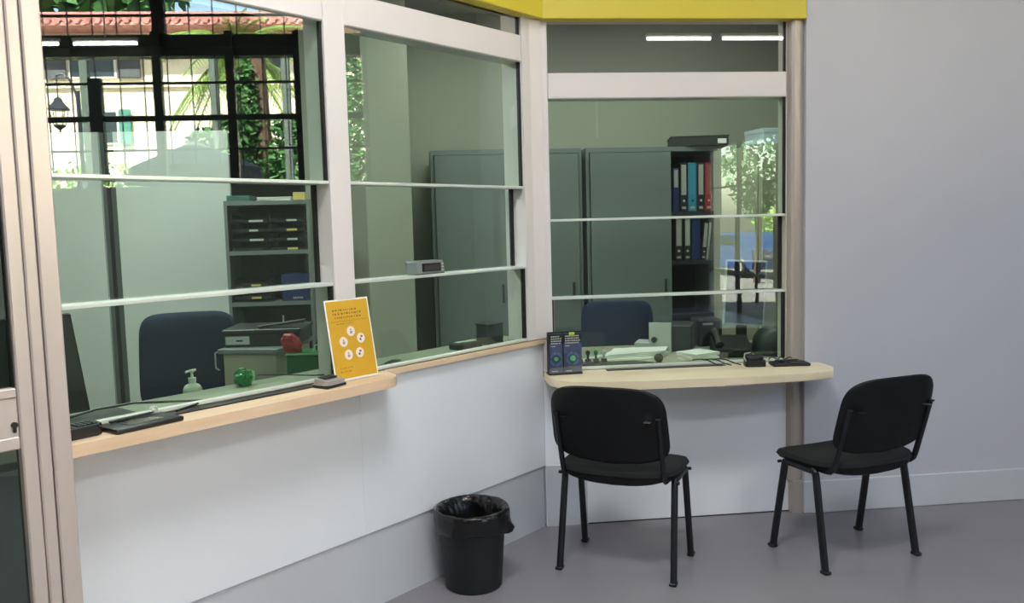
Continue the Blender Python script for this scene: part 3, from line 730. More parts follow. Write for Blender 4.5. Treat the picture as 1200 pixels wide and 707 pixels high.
tag(obj('tray_slot', bx(0.90, 1.50, 4.045, 4.088, 0.7802, 0.7825), M_BLK), 'black pass-through slot under the straight window', 'slot')

# inside the straight window: desk items
ZD = 0.7685
def dk_(name, label, cat, x, y, z=ZD, rz=0): return thing(name, label, cat, (x, y, z), math.radians(rz))
t = dk_('pen_tray', 'clear tray of stamps and pens just behind the booklets', 'tray', 0.86, 4.27)
obj('tray', bx(-0.11, 0.10, -0.03, 0.04, 0.0, 0.02, 0.002), M_DGREY, t)
obj('acrylic_back', bx(-0.11, 0.085, 0.036, 0.039, 0.02, 0.17), M_ACR, t)
rn = random.Random(2)
for i in range(5):
    x = -0.095 + i * 0.042
    s_ = thing('rubber_stamp', ['black rubber stamp in the clear tray, leftmost', 'pale-topped rubber stamp, second in the clear tray', 'black rubber stamp in the middle of the clear tray', 'green rubber stamp, fourth in the clear tray', 'pale-topped rubber stamp at the right of the clear tray'][i], 'stamp', (0.86 + x, 4.268, ZD + 0.0205), 0, 'stamps in the clear tray')
    obj('base', bx(-0.014, 0.014, -0.012, 0.012, 0.0, 0.018, 0.002), M_BLK, s_)
    obj('knob', lathe(new(), [(0.007, 0.018), (0.006, 0.035), (0.012, 0.045), (0.012, 0.055), (0.006, 0.062)], 14), [M_BLK, M_LGREY, M_BLK, M_GREEN, M_LGREY][i], s_, True)
t = dk_('webcam', 'small round black camera on the desk behind the slot', 'webcam', 1.225, 4.28)
bm = new(); bmesh.ops.create_uvsphere(bm, u_segments=18, v_segments=12, radius=0.024, matrix=Matrix.Translation((0, 0, 0.026))); obj('ball', bm, M_BLK, t, True)
obj('foot', lathe(new(), [(0.018, 0), (0.018, 0.004)], 16), M_BLK, t, True)
t = dk_('open_folder', 'open pale green folder with sheets fanned on the desk', 'folder', 1.08, 4.50, rz=8)
obj('cover', prism(new(), [(-0.34, -0.10), (0.12, -0.13), (0.30, 0.02), (0.0, 0.14)], 0.0, 0.012), M_WHITE, t)
for i in range(4):
    obj('sheet', prism(new(), [(-0.28 + i * .05, -0.08), (0.12 + i * .03, -0.11), (0.28 + i * .01, 0.02), (0.02, 0.12)], 0.0125 + i * .006, 0.017 + i * .006, Matrix.Rotation(0.05 * i, 4, 'Z')), M_WHITE, t)
t = dk_('paper_stack', 'stack of pale papers on the desk, right of the folder', 'papers', 1.455, 4.34, rz=20)
for i in range(7):
    obj('sheet', bx(-0.085, 0.085, -0.075, 0.075, 0.0005 + i * .006, 0.005 + i * .006), M_WHITE, t, M=Matrix.Rotation(rn.uniform(-.25, .25), 4, 'Z'))
t = dk_('black_pad', 'flat black mat lying on the desk left of the small round camera', 'mat', 1.02, 4.30)
obj('pad', prism(new(), [(-0.16, -0.05), (0.18, -0.03), (0.10, 0.06), (-0.14, 0.06)], 0.0, 0.006), M_BLK, t)
t = dk_('desk_printer', 'small pale box-like printer on the desk behind the papers', 'printer', 1.42, 4.72, rz=-24)
obj('body', bx(-0.09, 0.13, -0.09, 0.12, 0.0, 0.15, 0.006), M_DGREY, t)
obj('front', prism(new(), [(-0.105, -0.11), (0.02, -0.115), (0.02, -0.0905), (-0.105, -0.0905)], 0.0, 0.165), M_LGREY, t)
obj('paper_tray', bx(-0.19, -0.106, -0.10, 0.04, 0.0, 0.05, 0.003), M_LGREY, t)
obj('roll_knob', lathe(new(), [(0.016, 0), (0.016, 0.012)], 16, Matrix.Translation((-0.075, -0.1155, 0.07)) @ Matrix.Rotation(PI / 2, 4, 'X')), M_BLK, t, True)
t = dk_('label_printer', 'black little printer between the pale printer and the monitor', 'printer', 1.66, 4.84)
obj('body', bx(-0.06, 0.09, -0.07, 0.08, 0.0, 0.16, 0.012), M_BLK, t); obj('panel', bx(-0.03, 0.03, -0.074, -0.071, 0.125, 0.137), M_LGREY, t)
t = dk_('monitor', 'dark monitor with a pale edge at the right of the straight window', 'monitor', 1.83, 4.68, rz=-14)
obj('bezel', box(new(), -0.115, 0.115, -0.012, 0.012, 0.13, 0.50, 0.004, Matrix.Rotation(math.radians(3), 4, 'Y')), M_LGREY, t)
obj('screen', box(new(), -0.105, 0.105, -0.015, -0.0125, 0.14, 0.49, 0.0, Matrix.Rotation(math.radians(3), 4, 'Y')), M_BLK, t)
obj('stand', bx(-0.03, 0.03, 0.013, 0.04, 0.0, 0.3, 0.004), M_DGREY, t); obj('foot', bx(-0.1, 0.1, -0.08, 0.1, 0, 0.012, 0.003), M_DGREY, t)
t = dk_('desk_phone', 'black desk telephone under the monitor', 'telephone', 1.665, 4.42, rz=-12)
bm = new(); box(bm, -0.10, 0.10, -0.09, 0.09, 0.0, 0.05, 0.008)
for v in bm.verts:
    if v.co.z > .025: v.co.z += (v.co.y + .09) * 0.3
obj('base', bm, M_BLK, t); obj('handset', tube(new(), [(-0.07, -0.09, 0.07), (-0.075, -0.06, 0.095), (-0.075, 0.06, 0.13), (-0.07, 0.09, 0.12)], 0.022, 10, taper=[1.1, .8, .8, 1.1]), M_DGREY, t, True)
t = dk_('equipment_hood', 'rounded dark grey machine cover at the right end of the desk', 'machine', 1.945, 4.42, rz=-6)
obj('cover', pad(new(), sup(0.145, 0.12, 3.2), 0.0, 0.15, lambda u, v, q: (u, v, 0.001 + q), 8, 3), M_DGREY, t, True)
obj('slot', bx(-0.08, 0.05, -0.135, -0.122, 0.02, 0.035), M_BLK, t)

# ------------------------------------------------------------------ office storage
struct('wall_office_back', bx(-0.60, 2.75, 6.0, 6.1, 0.0, OFC), M_OWALL)
struct('wall_office_right', bx(2.65, 2.75, 4.22, 6.0, 0.0, OFC), M_OWALL)
struct('wall_office_left', bx(-3.7, -3.6, 0.4, 7.6, 0.0, OFC), M_OWALL)
pt = setting('wall_partition', (0, 0, 0))
obj('partition_panel', bx(-3.55, -1.945, 5.60, 5.64, 0.0, 2.14), M_PANEL, pt)
obj('partition_panel', bx(-1.855, -1.165, 5.60, 5.64, 0.0, 2.14), M_PANEL, pt)
obj('channel', bx(-1.9445, -1.8555, 5.63, 5.66, 0.0, 2.14), M_PANELD, pt)
obj('channel_edge', bx(-1.915, -1.895, 5.615, 5.629, 0.0, 2.14), M_BLK, pt)
struct('wall_back_strip', bx(-0.70, -0.3005, 5.62, 5.99, 0.0, OFC), M_OWALL)
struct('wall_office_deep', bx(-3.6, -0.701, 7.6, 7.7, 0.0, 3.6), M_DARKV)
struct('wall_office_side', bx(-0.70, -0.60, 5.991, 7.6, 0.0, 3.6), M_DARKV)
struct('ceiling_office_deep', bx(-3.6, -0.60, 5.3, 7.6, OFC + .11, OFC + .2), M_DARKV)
struct('wall_pillar', bx(-0.30, -0.025, 5.28, 5.99, 0.0, OFC), M_OWALL)
# cabinets
def cabinet(name, label, x0, x1, y0, z1, doors, m, dep=0.44):
    t = thing(name, label, 'cabinet', ((x0 + x1) / 2, y0, 0)); hw = (x1 - x0) / 2
    bm = new(); box(bm, -hw, hw, dep - .015, dep, 0.0, z1); box(bm, -hw, -hw + .02, 0, dep, 0, z1); box(bm, hw - .02, hw, 0, dep, 0, z1)
    box(bm, -hw + .02, hw - .02, 0, dep, z1 - .03, z1); box(bm, -hw + .02, hw - .02, 0, dep, 0, .05)
    obj('body', bm, m, t)
    for (a, b) in doors:
        d = obj('door', bx(a - (x0 + x1) / 2, b - (x0 + x1) / 2, -0.018, -0.001, 0.055, z1 - 0.035, 0.002), m, t)
        obj('handle', bx(b - (x0 + x1) / 2 - .05, b - (x0 + x1) / 2 - .035, -0.03, -0.0182, 1.0, 1.12, 0.003), M_DGREY, d)
    return t
cabinet('steel_cabinet', 'closed grey steel cabinet, left of the open one', 0.10, 1.075, 5.5, 1.985, [(0.125, 0.585), (0.592, 1.05)], M_GREY)
c2 = cabinet('steel_cabinet', 'open grey steel cabinet with binders on its shelves', 1.105, 1.985, 5.5, 1.985, [(1.13, 1.665)], M_GREY)
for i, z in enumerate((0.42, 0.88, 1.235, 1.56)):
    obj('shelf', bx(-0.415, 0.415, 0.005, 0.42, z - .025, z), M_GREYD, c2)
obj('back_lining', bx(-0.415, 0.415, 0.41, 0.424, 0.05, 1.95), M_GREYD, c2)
ld = obj('door', box(new(), 0.0, 0.40, -0.018, 0.0, 0.055, 1.95, 0.002, Matrix.Translation((0.425, -0.002, 0)) @ Matrix.Rotation(math.radians(-62), 4, 'Z')), M_BEIGE, c2)
obj('door_frame', box(new(), 0.03, 0.37, -0.006, -0.0005, 0.10, 1.90, 0.0, Matrix.Translation((0.425, -0.002, 0)) @ Matrix.Rotation(math.radians(-62), 4, 'Z') @ Matrix.Translation((0, -0.019, 0))), M_BEIGE, ld)
cb3 = cabinet('beige_cupboard', 'beige cupboard at the right end behind the straight window', 2.20, 2.62, 5.40, 1.985, [(2.225, 2.595)], M_BEIGE, 0.5)
tb_ = thing('archive_box', 'dark flat archive box lying on top of the open cabinet', 'box', (1.90, 5.60, 1.9855), math.radians(-12))
obj('body', bx(-0.20, 0.17, -0.13, 0.16, 0.0, 0.058, 0.003), M_DGREY, tb_); obj('label_plate', bx(0.10, 0.155, -0.1325, -0.1305, 0.012, 0.042), M_WHITE, tb_); obj('lid', bx(-0.205, 0.175, -0.13, 0.165, 0.0585, 0.066, 0.002), M_DGREY, tb_)
bb = thing('paper_box', 'pale blue-white carton on top of the beige cupboard', 'box', (2.40, 5.56, 1.9855), math.radians(8))
obj('body', bx(-0.15, 0.13, -0.12, 0.12, 0.0, 0.10, 0.003), mat('pale_blue_carton', (190, 206, 216), 0.6), bb); obj('lid', bx(-0.153, 0.133, -0.123, 0.123, 0.075, 0.104, 0.002), mat('pale_blue_lid', (200, 214, 222), 0.6), bb)
# binders
def binder(label, x, z, m, h_, w_, lab_m, tilt_=0, group='binders in the open cabinet', lab_h=0.62, ring=True):
    b = thing('ring_binder', label, 'binder', (x, 5.525, z), 0, group); b.rotation_euler = (0, math.radians(tilt_), 0)
    obj('cover', bx(0, w_, 0, 0.26, 0.0, h_, 0.003), m, b)
    if lab_m: obj('spine_label', bx(w_ * .18, w_ * .82, -0.0016, -0.0002, h_ * (0.96 - lab_h), h_ * 0.96), lab_m, b)
    if ring:
        r = new(); disc(r, w_ / 2, h_ * .22, w_ * .16, -0.002, -0.0002, 12)
        obj('finger_ring', r, M_LGREY if m is not M_CYAN else M_NAVY, b)
        obj('spine_foot', bx(w_ * .25, w_ * .75, -0.0016, -0.0002, h_ * .05, h_ * .10), M_LABEL, b)
    return b
x = 1.69
binder('navy binder with a short pale label, first on the upper shelf', 1.690, 1.5605, M_NAVY, 0.285, 0.042, M_LABEL, lab_h=0.4, ring=False)
binder('black binder with a long pale label, beside the navy one', 1.738, 1.5605, M_BLKB, 0.32, 0.052, M_LABEL)
binder('cyan binder on the upper shelf', 1.794, 1.5605, M_CYAN, 0.32, 0.058, mat('cyan_label', (60, 140, 165), 0.5))
binder('black binder between the cyan and the red one', 1.856, 1.5605, M_BLKB, 0.32, 0.050, M_LABEL)
binder('red binder at the right end of the upper shelf', 1.910, 1.5605, M_RED, 0.32, 0.048, mat('red_label', (150, 90, 80), 0.5))
binder('black binder, first on the middle shelf', 1.700, 1.2355, M_BLKB, 0.29, 0.055, M_LABEL)
binder('black binder, second on the middle shelf', 1.762, 1.2355, M_BLKB, 0.29, 0.05, M_LABEL)
binder('plain navy binder in the middle of the middle shelf', 1.817, 1.2355, M_NAVY, 0.292, 0.058, None, ring=False)
binder('black binder leaning right on the middle shelf', 1.878, 1.2365, M_BLKB, 0.255, 0.036, M_LABEL, 5)
binder('slim pale binder leaning at the end of the middle shelf', 1.9155, 1.2365, M_LABEL, 0.25, 0.014, None, 6, ring=False)

# shelf unit behind the left slanted window
su = thing('shelf_unit', 'grey metal shelf unit holding black letter trays', 'shelf', (-0.878, 5.2, 0))
for sx in (-1, 1):
    obj('side_panel', bx(sx * .238 - .009, sx * .238 + .009, 0.0, 0.36, 0.0, 1.685), M_GREY, su)
obj('back_panel', bx(-0.229, 0.229, 0.345, 0.36, 0.0, 1.684), M_GREYD, su)
for z in (0.35, 0.72, 1.082, 1.388, 1.682):
    obj('shelf', bx(-0.2285, 0.2285, 0.002, 0.344, z - .024, z), M_GREY, su)
rn = random.Random(21)
def tray(label, x, z, ww, lab, tilt_=0, group='letter trays in the shelf unit'):
    t = thing('letter_tray', label, 'tray', (x, 5.212, z), 0, group)
    bm = new(); box(bm, 0, ww, 0, 0.28, 0, 0.004); box(bm, 0, 0.004, 0, .28, 0.004, 0.045); box(bm, ww - .004, ww, 0, .28, 0.004, 0.045); box(bm, 0.004, ww - .004, 0.276, 0.28, 0.004, 0.045); box(bm, 0.004, ww - .004, 0, .004, 0.004, 0.018)
    obj('tray_body', bm, M_BLK, t)
    if lab is not None: obj('tray_label', bx(ww * .48, ww * .48 + lab[1], -0.003, -0.0005, 0.002, 0.014), lab[0], t)
    obj('paper', box(new(), 0.008, ww - .008, 0.006, 0.27, 0.006, 0.012, 0), M_DGREY, t)
    return t
M_YLAB = mat('yellow_label', (206, 190, 110), 0.6, var=0.02)
rows = ['lowest', 'second lowest', 'second highest', 'highest']
for k in range(4):
    z = 1.3885 + k * 0.056
    tray('black letter tray in the left stack, %s' % rows[k], -1.10 + .012, z, 0.212, (M_LGREY, 0.05 + 0.03 * (k in (1, 3))) if k else (M_DGREY, 0.06))
    tray('black letter tray in the right stack, %s' % rows[k], -0.868, z, 0.205, (M_YLAB if k in (0, 2) else M_LGREY, 0.06))
for k in range(2):
    tray('black letter tray in the lower compartment, %s' % ('lower of two' if k == 0 else 'upper of two'), -1.09, 1.100 + k * 0.075, 0.205, (M_YLAB, 0.055))
t = thing('blue_carton', 'blue carton at the right of the lower tray compartment', 'box', (-0.74, 5.215, 1.0825))
obj('body', bx(-0.075, 0.08, 0, 0.2, 0.0, 0.16, 0.002), M_NAVY, t)
bm = new()
for i in range(5): box(bm, -0.01 + i * .012, -0.003 + i * .012, -0.0016, -0.0003, 0.012, 0.024)
obj('lettering', bm, M_LGREY, t)
t = thing('paper_stack', 'stack of pale papers on top of the shelf unit', 'papers', (-0.84, 5.3, 1.6825))
for i in range(4): obj('sheet', bx(-0.10, 0.1, -0.06, 0.15, 0.0005 + i * .006, .0045 + i * .006), M_WHITE, t, M=Matrix.Rotation(rn.uniform(-.1, .1), 4, 'Z'))
t = thing('green_folder_stack', 'dark green folders lying on the left of the shelf unit top', 'folder', (-1.04, 5.3, 1.6825))
for i in range(3): obj('folder', bx(-0.07, 0.06, -0.08, 0.15, 0.0005 + i * .012, .0105 + i * .012), mat('green_card', (70, 110, 96), 0.6) if i == 0 else bpy.data.materials['green_card'], t)
t = thing('yellow_note_block', 'small yellow note block on the right of the shelf unit top', 'notepad', (-0.69, 5.24, 1.6825))
obj('block', bx(-0.035, 0.035, -0.03, 0.04, 0, 0.045, 0.002), M_YLAB, t)
obj('sheet', bx(-0.0345, 0.0345, -0.0295, 0.0395, 0.0452, 0.0462), M_WHITE, t)

# ------------------------------------------------------------------ lamps
for i, (x, y) in enumerate(HALL_LIGHTS):
    nm = ['nearest the slanted wall', 'right behind the camera', 'to the far rear left', 'nearest the plain wall', 'at the far rear'][i]
    t = thing('ceiling_light', 'square-edged ceiling light panel of the hall, %s' % nm, 'lamp', (x, y, CEIL - 0.06), 0, 'hall ceiling lights')
    bm = new(); box(bm, -0.6, 0.6, -0.32, -0.29, 0, 0.06); box(bm, -0.6, 0.6, 0.29, 0.32, 0, 0.06); box(bm, -0.6, -0.57, -.29, .29, 0, .06); box(bm, .57, .6, -.29, .29, 0, .06)
    obj('frame', bm, M_FRAME, t); obj('diffuser', bx(-0.569, 0.569, -0.289, 0.289, 0.02, 0.03), M_PANELLAMP, t)
for i, (x, y, pw) in enumerate(OFFICE_LIGHTS):
    t = thing('ceiling_light', ['office ceiling light above the shelf unit', 'office ceiling light above the closed cabinet', 'office ceiling light above the open cabinet'][i], 'lamp', (x, y, OFC - 0.04), 0, 'office ceiling lights')
    bm = new(); box(bm, -0.3, 0.3, -0.3, -0.28, 0, 0.04); box(bm, -0.3, 0.3, 0.28, 0.3, 0, 0.04); box(bm, -0.3, -0.28, -.28, .28, 0, .04); box(bm, .28, .3, -.28, .28, 0, .04)
    obj('frame', bm, M_FRAME, t); obj('diffuser', bx(-0.279, 0.279, -0.279, 0.279, 0.015, 0.02), M_PANELLAMP, t)
def tube_light(label, p0, p1, group):
    t = thing('tube_light', label, 'lamp', ((p0[0] + p1[0]) / 2, (p0[1] + p1[1]) / 2, p0[2]), math.atan2(p1[1] - p0[1], p1[0] - p0[0]), group)
    L = math.dist(p0, p1) / 2
    obj('tube', tube(new(), [(-L, 0, 0), (L, 0, 0.00001)], 0.016, 10), M_LAMP, t, True)
    obj('holder', bx(-L - .01, L + .01, -0.03, 0.03, 0.022, 0.05, 0.004), M_FRAME, t)
    obj('rod', bx(-0.006, 0.006, -0.006, 0.006, 0.05, CEIL - p0[2]), M_FRAME, t)
for k, (a, b) in enumerate([(2.265, 2.90), (3.02, 3.68), (3.80, 4.44)]):
    tube_light('bare lit tube of the row across the hall, %s' % ['first, nearest the camera', 'second of three', 'last, nearest the facade'][k], (a, 0.0, 3.25), (b, 0.0, 3.25), 'tube lights across the hall')
for k, (a, b) in enumerate([(-0.45, 0.20), (0.335, 0.90)]):
    tube_light('bare lit tube of the row along the facade, %s' % ['the rear one', 'the one nearer the plain wall'][k], (4.80, a, 3.26), (4.80, b, 3.26), 'tube lights along the facade')

# ------------------------------------------------------------------ hall behind the camera and the street facade (seen in the reflections)
struct('wall_rear', bx(-3.6, 5.2, -8.1, -8.0, 0.0, CEIL), M_HWALL)
struct('wall_hall_left', bx(-3.7, -3.6, -8.0, 0.0, 0.0, CEIL), M_HWALL)
fa = setting('wall_facade')
X0, X1 = 5.0, 5.2
obj('pier', bx(X0, X1, 2.98, 4.3, 0, CEIL), M_HWALL, fa)
obj('pier', bx(X0 - .02, X1, 2.385, 2.70, 1.96, CEIL), M_HWALL, fa)
obj('pier', bx(X0, X1, -3.05, -0.9, 0, CEIL), M_HWALL, fa)
obj('pier', bx(X0, X1, -8.0, -6.0, 0, CEIL), M_HWALL, fa)
obj('low_wall', bx(X0, X1, -0.9, 2.98, 0, 1.96), M_PILL, fa)
obj('lintel', bx(X0 + .04, X1, -0.9, 2.98, 3.19, 3.39), M_DKFR, fa)
obj('lintel', bx(X0, X1, -6.0, -3.05, 2.70, CEIL), M_HWALL, fa)
gr = setting('window_4')
for y0, y1 in ((0.36, 0.48), (0.96, 1.04), (1.64, 1.72), (2.28, 2.38), (-0.9, -0.85), (2.93, 2.98)):
    obj('post', bx(X0 - .02, X0 + .05, y0, y1, 1.96, 3.41 if y0 > .5 else 2.98), M_DKFR, gr)
for z, hh in ((2.93, .012), (2.60, .026), (2.30, .010), (3.56, .012)):
    obj('grille_bar', bx(X0 + .0, X0 + .02, -0.9, 2.98, z - hh, z + hh), M_DKFR, gr)
y = -0.68
while y < 2.95:
    obj('grille_bar', bx(X0 + .003, X0 + .015, y - .005, y + .005, 1.96, CEIL), M_DKFR, gr); y += 0.222
obj('post', bx(X0 - .02, X0 + .05, 0.98, 1.10, 3.39, CEIL), M_DKFR, gr)
gr2 = setting('window_5')
obj('post', bx(X0 - .03, X0 + .05, -3.25, -3.06, 0.0, 2.70), M_PILL, gr2)
obj('post', bx(X0 - .0, X0 + .05, -4.78, -4.70, 0.0, 2.70), M_DKFR, gr2)
obj('grille_bar', bx(X0, X0 + .04, -6.0, -3.25, 0.62, 0.67), M_PILL, gr2)
obj('grille_bar', bx(X0, X0 + .04, -6.0, -3.25, 2.0, 2.03), M_DKFR, gr2)
# conduit seen as a pale strip in the straight window
tag(obj('conduit', bx(2.52, 2.56, -7.99, -7.95, 2.6, 3.88, 0.003), M_FRAME), 'pale vertical cable duct on the rear hall wall', 'duct')
tag(obj('conduit', bx(3.45, 3.50, -7.99, -7.95, 3.1, 3.88, 0.003), M_FRAME), 'pale vertical cable duct, further right on the rear hall wall', 'duct')
struct('roof', bx(-4, 5.8, -8.6, 6.2, CEIL + 0.1, CEIL + 0.3), M_HCEIL)

# outside
for lab, y in (('slim grey street column nearest the lantern', -0.82), ('slim grey street column beside the parasol', 0.79), ('slim grey street column beyond the ivy-covered tree', 1.70)):
    cl_ = thing('street_column', lab, 'column', (8.0, y, -0.12), 0, 'columns along the street')
    obj('shaft', bx(-.05, .05, -.05, .05, 0.06, 3.9, 0.006), M_COLM, cl_); obj('plinth', bx(-.09, .09, -.09, .09, 0, 0.06, 0.006), M_COLM, cl_)
struct('ground', bx(5.2, 60, -50, 45, -0.25, -0.12), M_ASPH)
bd = thing('building', 'cream rendered house with a terracotta roof across the street', 'building', (20.0, 0, 0))
obj('wall', bx(0, 8, -26, 16, -0.12, 6.9), M_CREAM, bd)
rf = new()
pts = [(-0.9, 6.72), (-0.9, 6.80), (5.0, 8.35), (9, 6.9), (9, 6.72)]
lo = [rf.verts.new((x, -27 if z < 7 else -14.5, z)) for x, z in pts]; hi = [rf.verts.new((x, 17, z)) for x, z in pts]
rf.faces.new(lo); rf.faces.new(hi[::-1])
for i in range(5): rf.faces.new((lo[i], lo[(i + 1) % 5], hi[(i + 1) % 5], hi[i]))
ro = obj('roof', rf, M_ROOF, bd)
tl = new(); rn = random.Random(8)
for i in range(150):
    y = -14 + i * 0.085 if False else -22 + i * 0.24
    k_ = max(0.06, min(1, (y + 27) / 12.5)); tube(tl, [(-0.95, y, 6.84 + rn.uniform(-.01, .01)), (-0.95 + 5.95 * k_, y, 6.84 + 1.56 * k_)], 0.10, 6)
obj('tile_rows', tl, M_ROOF, ro, kind='stuff')
def house_window(y, z0, z1, w_, shutter_m, open_=True):
    f = obj('window', bx(-0.06, 0.0, y - w_ / 2, y + w_ / 2, z0, z1, 0.01), M_WINW, bd)
    obj('pane', bx(-0.075, -0.061, y - w_ / 2 + .06, y + w_ / 2 - .06, z0 + .06, z1 - .06), M_WING, f)
    for s_ in (-1, 1):
        obj('shutter', bx(-0.12, -0.062, y + s_ * (w_ / 2 + w_ * .28) - w_ * .24, y + s_ * (w_ / 2 + w_ * .28) + w_ * .24, z0, z1, 0.01), shutter_m, f)
house_window(-5.22, 5.55, 6.5, 1.2, M_SHUTD)
house_window(-4.95, 3.85, 4.75, 0.62, M_SHUT)
house_window(-8.6, 3.85, 4.9, 0.62, M_SHUT)
house_window(-1.2, 5.55, 6.5, 0.9, M_SHUTD)
house_window(-12.5, 5.55, 6.5, 1.0, M_SHUT)
house_window(-19.5, 3.2, 5.2, 1.3, M_SHUT)
obj('cornice', bx(-0.1, 0.0, -26, 16, 5.32, 5.42), M_CREAM, bd)
# street lamp on a bracket
sl_ = thing('street_lamp', 'black iron lantern hanging from a curved bracket outside the facade', 'lamp', (9.0, -1.585, 0))
obj('pole', tube(new(), [(0, 0.27, -0.12), (0, 0.27, 2.6), (0, 0.27, 3.5)], 0.03, 8), M_IRON, sl_, True)
obj('bracket', tube(new(), [(0, 0.27, 3.2), (0, 0.25, 3.45), (0, 0.18, 3.65), (0, 0.08, 3.74), (0, 0.0, 3.72)], 0.016, 8), M_IRON, sl_, True)
obj('rod', tube(new(), [(0, 0, 3.72), (0, 0.0001, 3.4)], 0.01, 8), M_IRON, sl_, True)
obj('lantern', lathe(new(), [(0.02, 3.42), (0.05, 3.40), (0.06, 3.36), (0.13, 3.28), (0.15, 3.25), (0.14, 3.24), (0.02, 3.235)], 6), M_IRON, sl_)
for k in range(6):
    a = 2 * PI * k / 6
    obj('lantern_rib', tube(new(), [(0.12 * math.cos(a), 0.12 * math.sin(a), 3.235), (0.07 * math.cos(a), 0.07 * math.sin(a), 3.03)], 0.007, 6), M_IRON, sl_, True)
obj('lantern_base', lathe(new(), [(0.08, 3.04), (0.08, 3.02), (0.01, 2.97), (0.01, 2.93)], 8), M_IRON, sl_)

def foliage(n, fn, size, rs):
    bm = new()
    for _ in range(n):
        p = Vector(fn(rs)); a = Vector((rs.uniform(-1, 1), rs.uniform(-1, 1), rs.uniform(-1, 1))).normalized(); b = a.orthogonal().normalized()
        s_ = size * rs.uniform(0.6, 1.4)
        v = [bm.verts.new(p - a * s_), bm.verts.new(p + b * s_ * .45), bm.verts.new(p + a * s_), bm.verts.new(p - b * s_ * .45)]
        bm.faces.new(v)
    return bm
def blob(cx, cy, cz, rx, ry, rz_):
    def f(rs):
        while True:
            x, y, z = rs.uniform(-1, 1), rs.uniform(-1, 1), rs.uniform(-1, 1); d = x * x + y * y + z * z
            if d < 1 and d > 0.35 * rs.random(): return (cx + x * rx, cy + y * ry, cz + z * rz_)
    return f
def treeobj(name, label, cat, loc, blobs, trunk, size, n, m=None):
    t = thing(name, label, cat, loc)
    rs = random.Random(len(label) * 7)
    for b in blobs: obj('foliage', foliage(int(n * b[3] * b[5]), blob(*b), size, rs), m or M_LEAF, t, kind='stuff')
    if trunk: obj('trunk', tube(new(), [(0, 0, -0.12), (0.05, 0.03, trunk[1] * .5), (0, 0, trunk[1])], trunk[0], 8, taper=[1.2, 1, .7]), M_BARK, t, True)
    return t
# positions on the reflected sight lines
treeobj('hedge', 'bright clipped hedge outside the facade', 'hedge', (10.0, -1.5, 0), [(0, 0, 1.5, 0.5, 2.2, 1.12)], None, 0.07, 4200, M_LEAFB)
treeobj('ivy_tree', 'ivy-covered tree outside the facade', 'tree', (9.0, 1.15, 0), [(0, -0.75, 2.75, .3, .3, .22), (0, 1.36, 2.9, .3, .28, 1.1), (0, -0.35, 2.25, .3, .55, .35), (0, 0.6, 2.7, .3, .5, .5), (0, -0.25, 2.35, 0.4, 0.75, 0.55), (0, -0.15, 3.25, 0.25, 0.22, 0.75), (0, 0.55, 2.3, 0.4, 0.6, 0.5), (0, -0.35, 2.9, 0.3, 0.35, 0.3), (0, 0.45, 3.0, .3, .4, .16)], (0.14, 4.2), 0.05, 6500)
treeobj('dark_tree', 'tall dark tree rising behind the terracotta roof', 'tree', (33.0, -15, 0), [(0, 0, 11.5, 3, 9, 4.6)], (0.4, 9), 0.5, 260)
treeobj('broad_tree', 'broad tree beyond the right end of the roof', 'tree', (33.0, 10, 0), [(0, 0, 11, 3, 7, 4.5)], (0.4, 9), 0.5, 260)
pl = thing('palm_tree', 'palm tree with drooping fronds beside the ivy-covered tree', 'palm', (10.9, 0.45, 0))
obj('trunk', tube(new(), [(0, 0, -0.12), (0.02, 0, 2), (0, 0, 4.35)], 0.13, 10), M_BARK, pl, True)
rn = random.Random(31)
for k in range(40):
    a = 2 * PI * k / 40 + rn.uniform(-.1, .1); el = rn.uniform(-0.7, 1.1); L = rn.uniform(1.0, 1.4); bm = new(); sp_ = []
    for i in range(9):
        t_ = i / 8; r_ = L * t_ * math.cos(el * (1 - t_ * .5)); z_ = L * t_ * math.sin(el) - 0.75 * t_ * t_
        sp_.append(Vector((r_ * math.cos(a), r_ * math.sin(a), 4.4 + z_)))
    tube(bm, sp_, 0.012, 5)
    side = Vector((-math.sin(a), math.cos(a), 0))
    for i in range(1, 9):
        for q in range(3):
            p = sp_[i - 1].lerp(sp_[i], q / 3); tt = (i + q / 3) / 9
            for s_ in (-1, 1):
                l_ = 0.42 * math.sin(PI * min(1, tt * .9 + .12)); d = (sp_[i] - sp_[i - 1]).normalized()
                e = p + side * s_ * l_ * .8 + d * l_ * .5 + Vector((0, 0, -l_ * .45))
                bm.faces.new([bm.verts.new(p), bm.verts.new(p + d * .025), bm.verts.new(e)])
    obj('frond', bm, M_PALM, pl)
pr = thing('parasol', 'low grey terrace parasol outside the facade', 'parasol', (7.3, 0.68, 0))
obj('pole', tube(new(), [(0, 0, -0.12), (0, 0, 2.55)], 0.025, 8), M_IRON, pr, True)
bm = new(); rn = random.Random(1)
apex = bm.verts.new((0, 0, 2.62)); ring = [bm.verts.new((0.80 * math.cos(2 * PI * k / 8), 0.80 * math.sin(2 * PI * k / 8), 2.28)) for k in range(8)]; low = [bm.verts.new((v.co.x, v.co.y, 2.10)) for v in ring]
ap2 = bm.verts.new((0, 0, 2.59))
for k in range(8):
    bm.faces.new((apex, ring[k], ring[(k + 1) % 8])); bm.faces.new((ring[k], low[k], low[(k + 1) % 8], ring[(k + 1) % 8])); bm.faces.new((ap2, low[(k + 1) % 8], low[k]))
obj('canopy', bm, M_PARA, pr)
obj('base', lathe(new(), [(0.25, -0.12), (0.25, -0.06), (0.05, -0.04)], 16), M_IRON, pr, True)
obj('finial', lathe(new(), [(0.02, 2.61), (0.012, 2.66)], 8), M_IRON, pr)
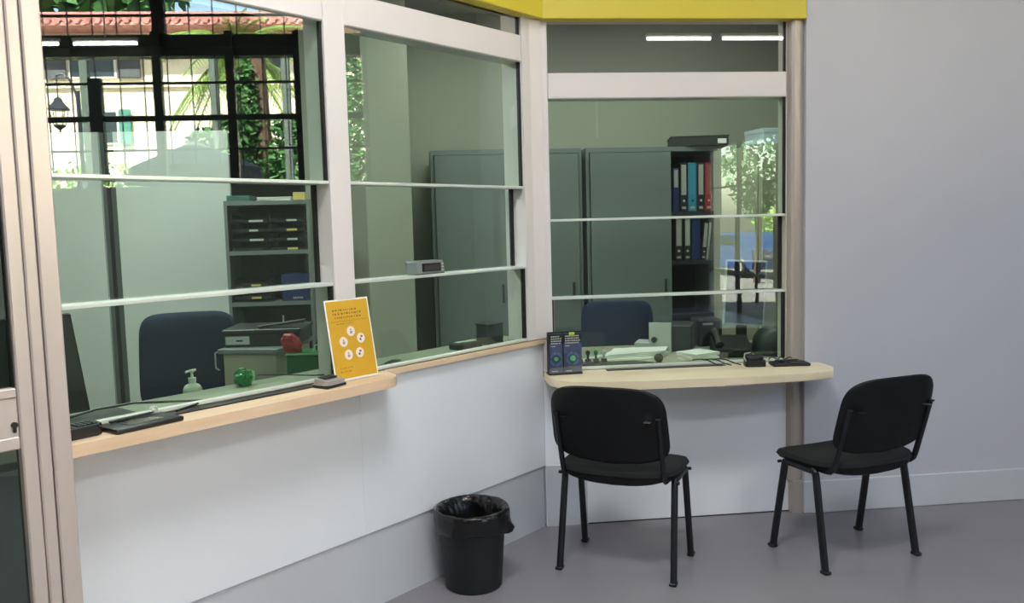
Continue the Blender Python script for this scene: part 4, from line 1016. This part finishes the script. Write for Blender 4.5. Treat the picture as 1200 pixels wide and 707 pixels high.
# blue parked car
car = thing('parked_car', 'blue parked car outside the rear facade opening', 'car', (9.2, -15.3, -0.12), math.radians(80))
side = [(-2.0, .28), (-2.05, .6), (-1.95, .85), (-1.2, .98), (-0.55, 1.42), (0.7, 1.46), (1.45, 1.02), (2.0, .9), (2.08, .55), (2.0, .28)]
bm = prism(new(), side, -0.82, 0.82, Matrix.Rotation(PI / 2, 4, 'X'))
bmesh.ops.bevel(bm, geom=list(bm.edges), offset=0.05, segments=2, affect='EDGES')
for v in bm.verts:
    if v.co.z > 1.0: v.co.y *= 1 - (v.co.z - 1.0) * .35
obj('body', bm, M_CARB, car, True)
for s_ in (-1, 1):
    obj('side_window', prism(new(), [(-1.0, 1.0), (-0.5, 1.34), (0.62, 1.38), (1.15, 1.02)], s_ * .79 - .01, s_ * .79 + .012, Matrix.Rotation(PI / 2, 4, 'X')), M_WING, car)
    for xx in (-1.3, 1.3):
        wh = obj('wheel', lathe(new(), [(0.12, -0.1), (0.3, -0.1), (0.33, -0.07), (0.33, 0.07), (0.3, 0.1), (0.12, 0.1)], 24, Matrix.Translation((xx, s_ * .76, .33)) @ Matrix.Rotation(PI / 2, 4, 'X')), M_BLK, car, True)
        obj('hub', lathe(new(), [(0.05, -0.115), (0.19, -0.11), (0.19, 0.11), (0.05, 0.115)], 16, Matrix.Translation((xx, s_ * .76, .33)) @ Matrix.Rotation(PI / 2, 4, 'X')), M_SILV, wh, True)
car.scale = (0.86, 0.86, 0.84)
obj('windscreen', box(new(), -0.01, 0.01, -0.66, 0.66, -0.27, 0.27, 0, Matrix.Translation((-0.90, 0, 1.21)) @ Matrix.Rotation(math.radians(57), 4, 'Y')), M_WING, car)
treeobj('street_tree', 'dark dense street tree standing in front of the blue car', 'tree', (8.4, -12.2, 0), [(0, 0, 2.9, .7, 1.7, 1.25)], (0.08, 2.6), 0.09, 1400)
treeobj('street_shrub', 'loose green shrub outside the rear facade opening', 'shrub', (6.4, -7.4, 0), [(0, 0, 1.9, .3, .45, .45)], (0.03, 1.6), 0.05, 3500)
treeobj('street_hedge', 'green hedge behind the blue parked car', 'hedge', (13.0, -21, 0), [(0, 0, 1.7, .8, 2.6, 1.1)], None, 0.07, 1500, M_LEAFB)
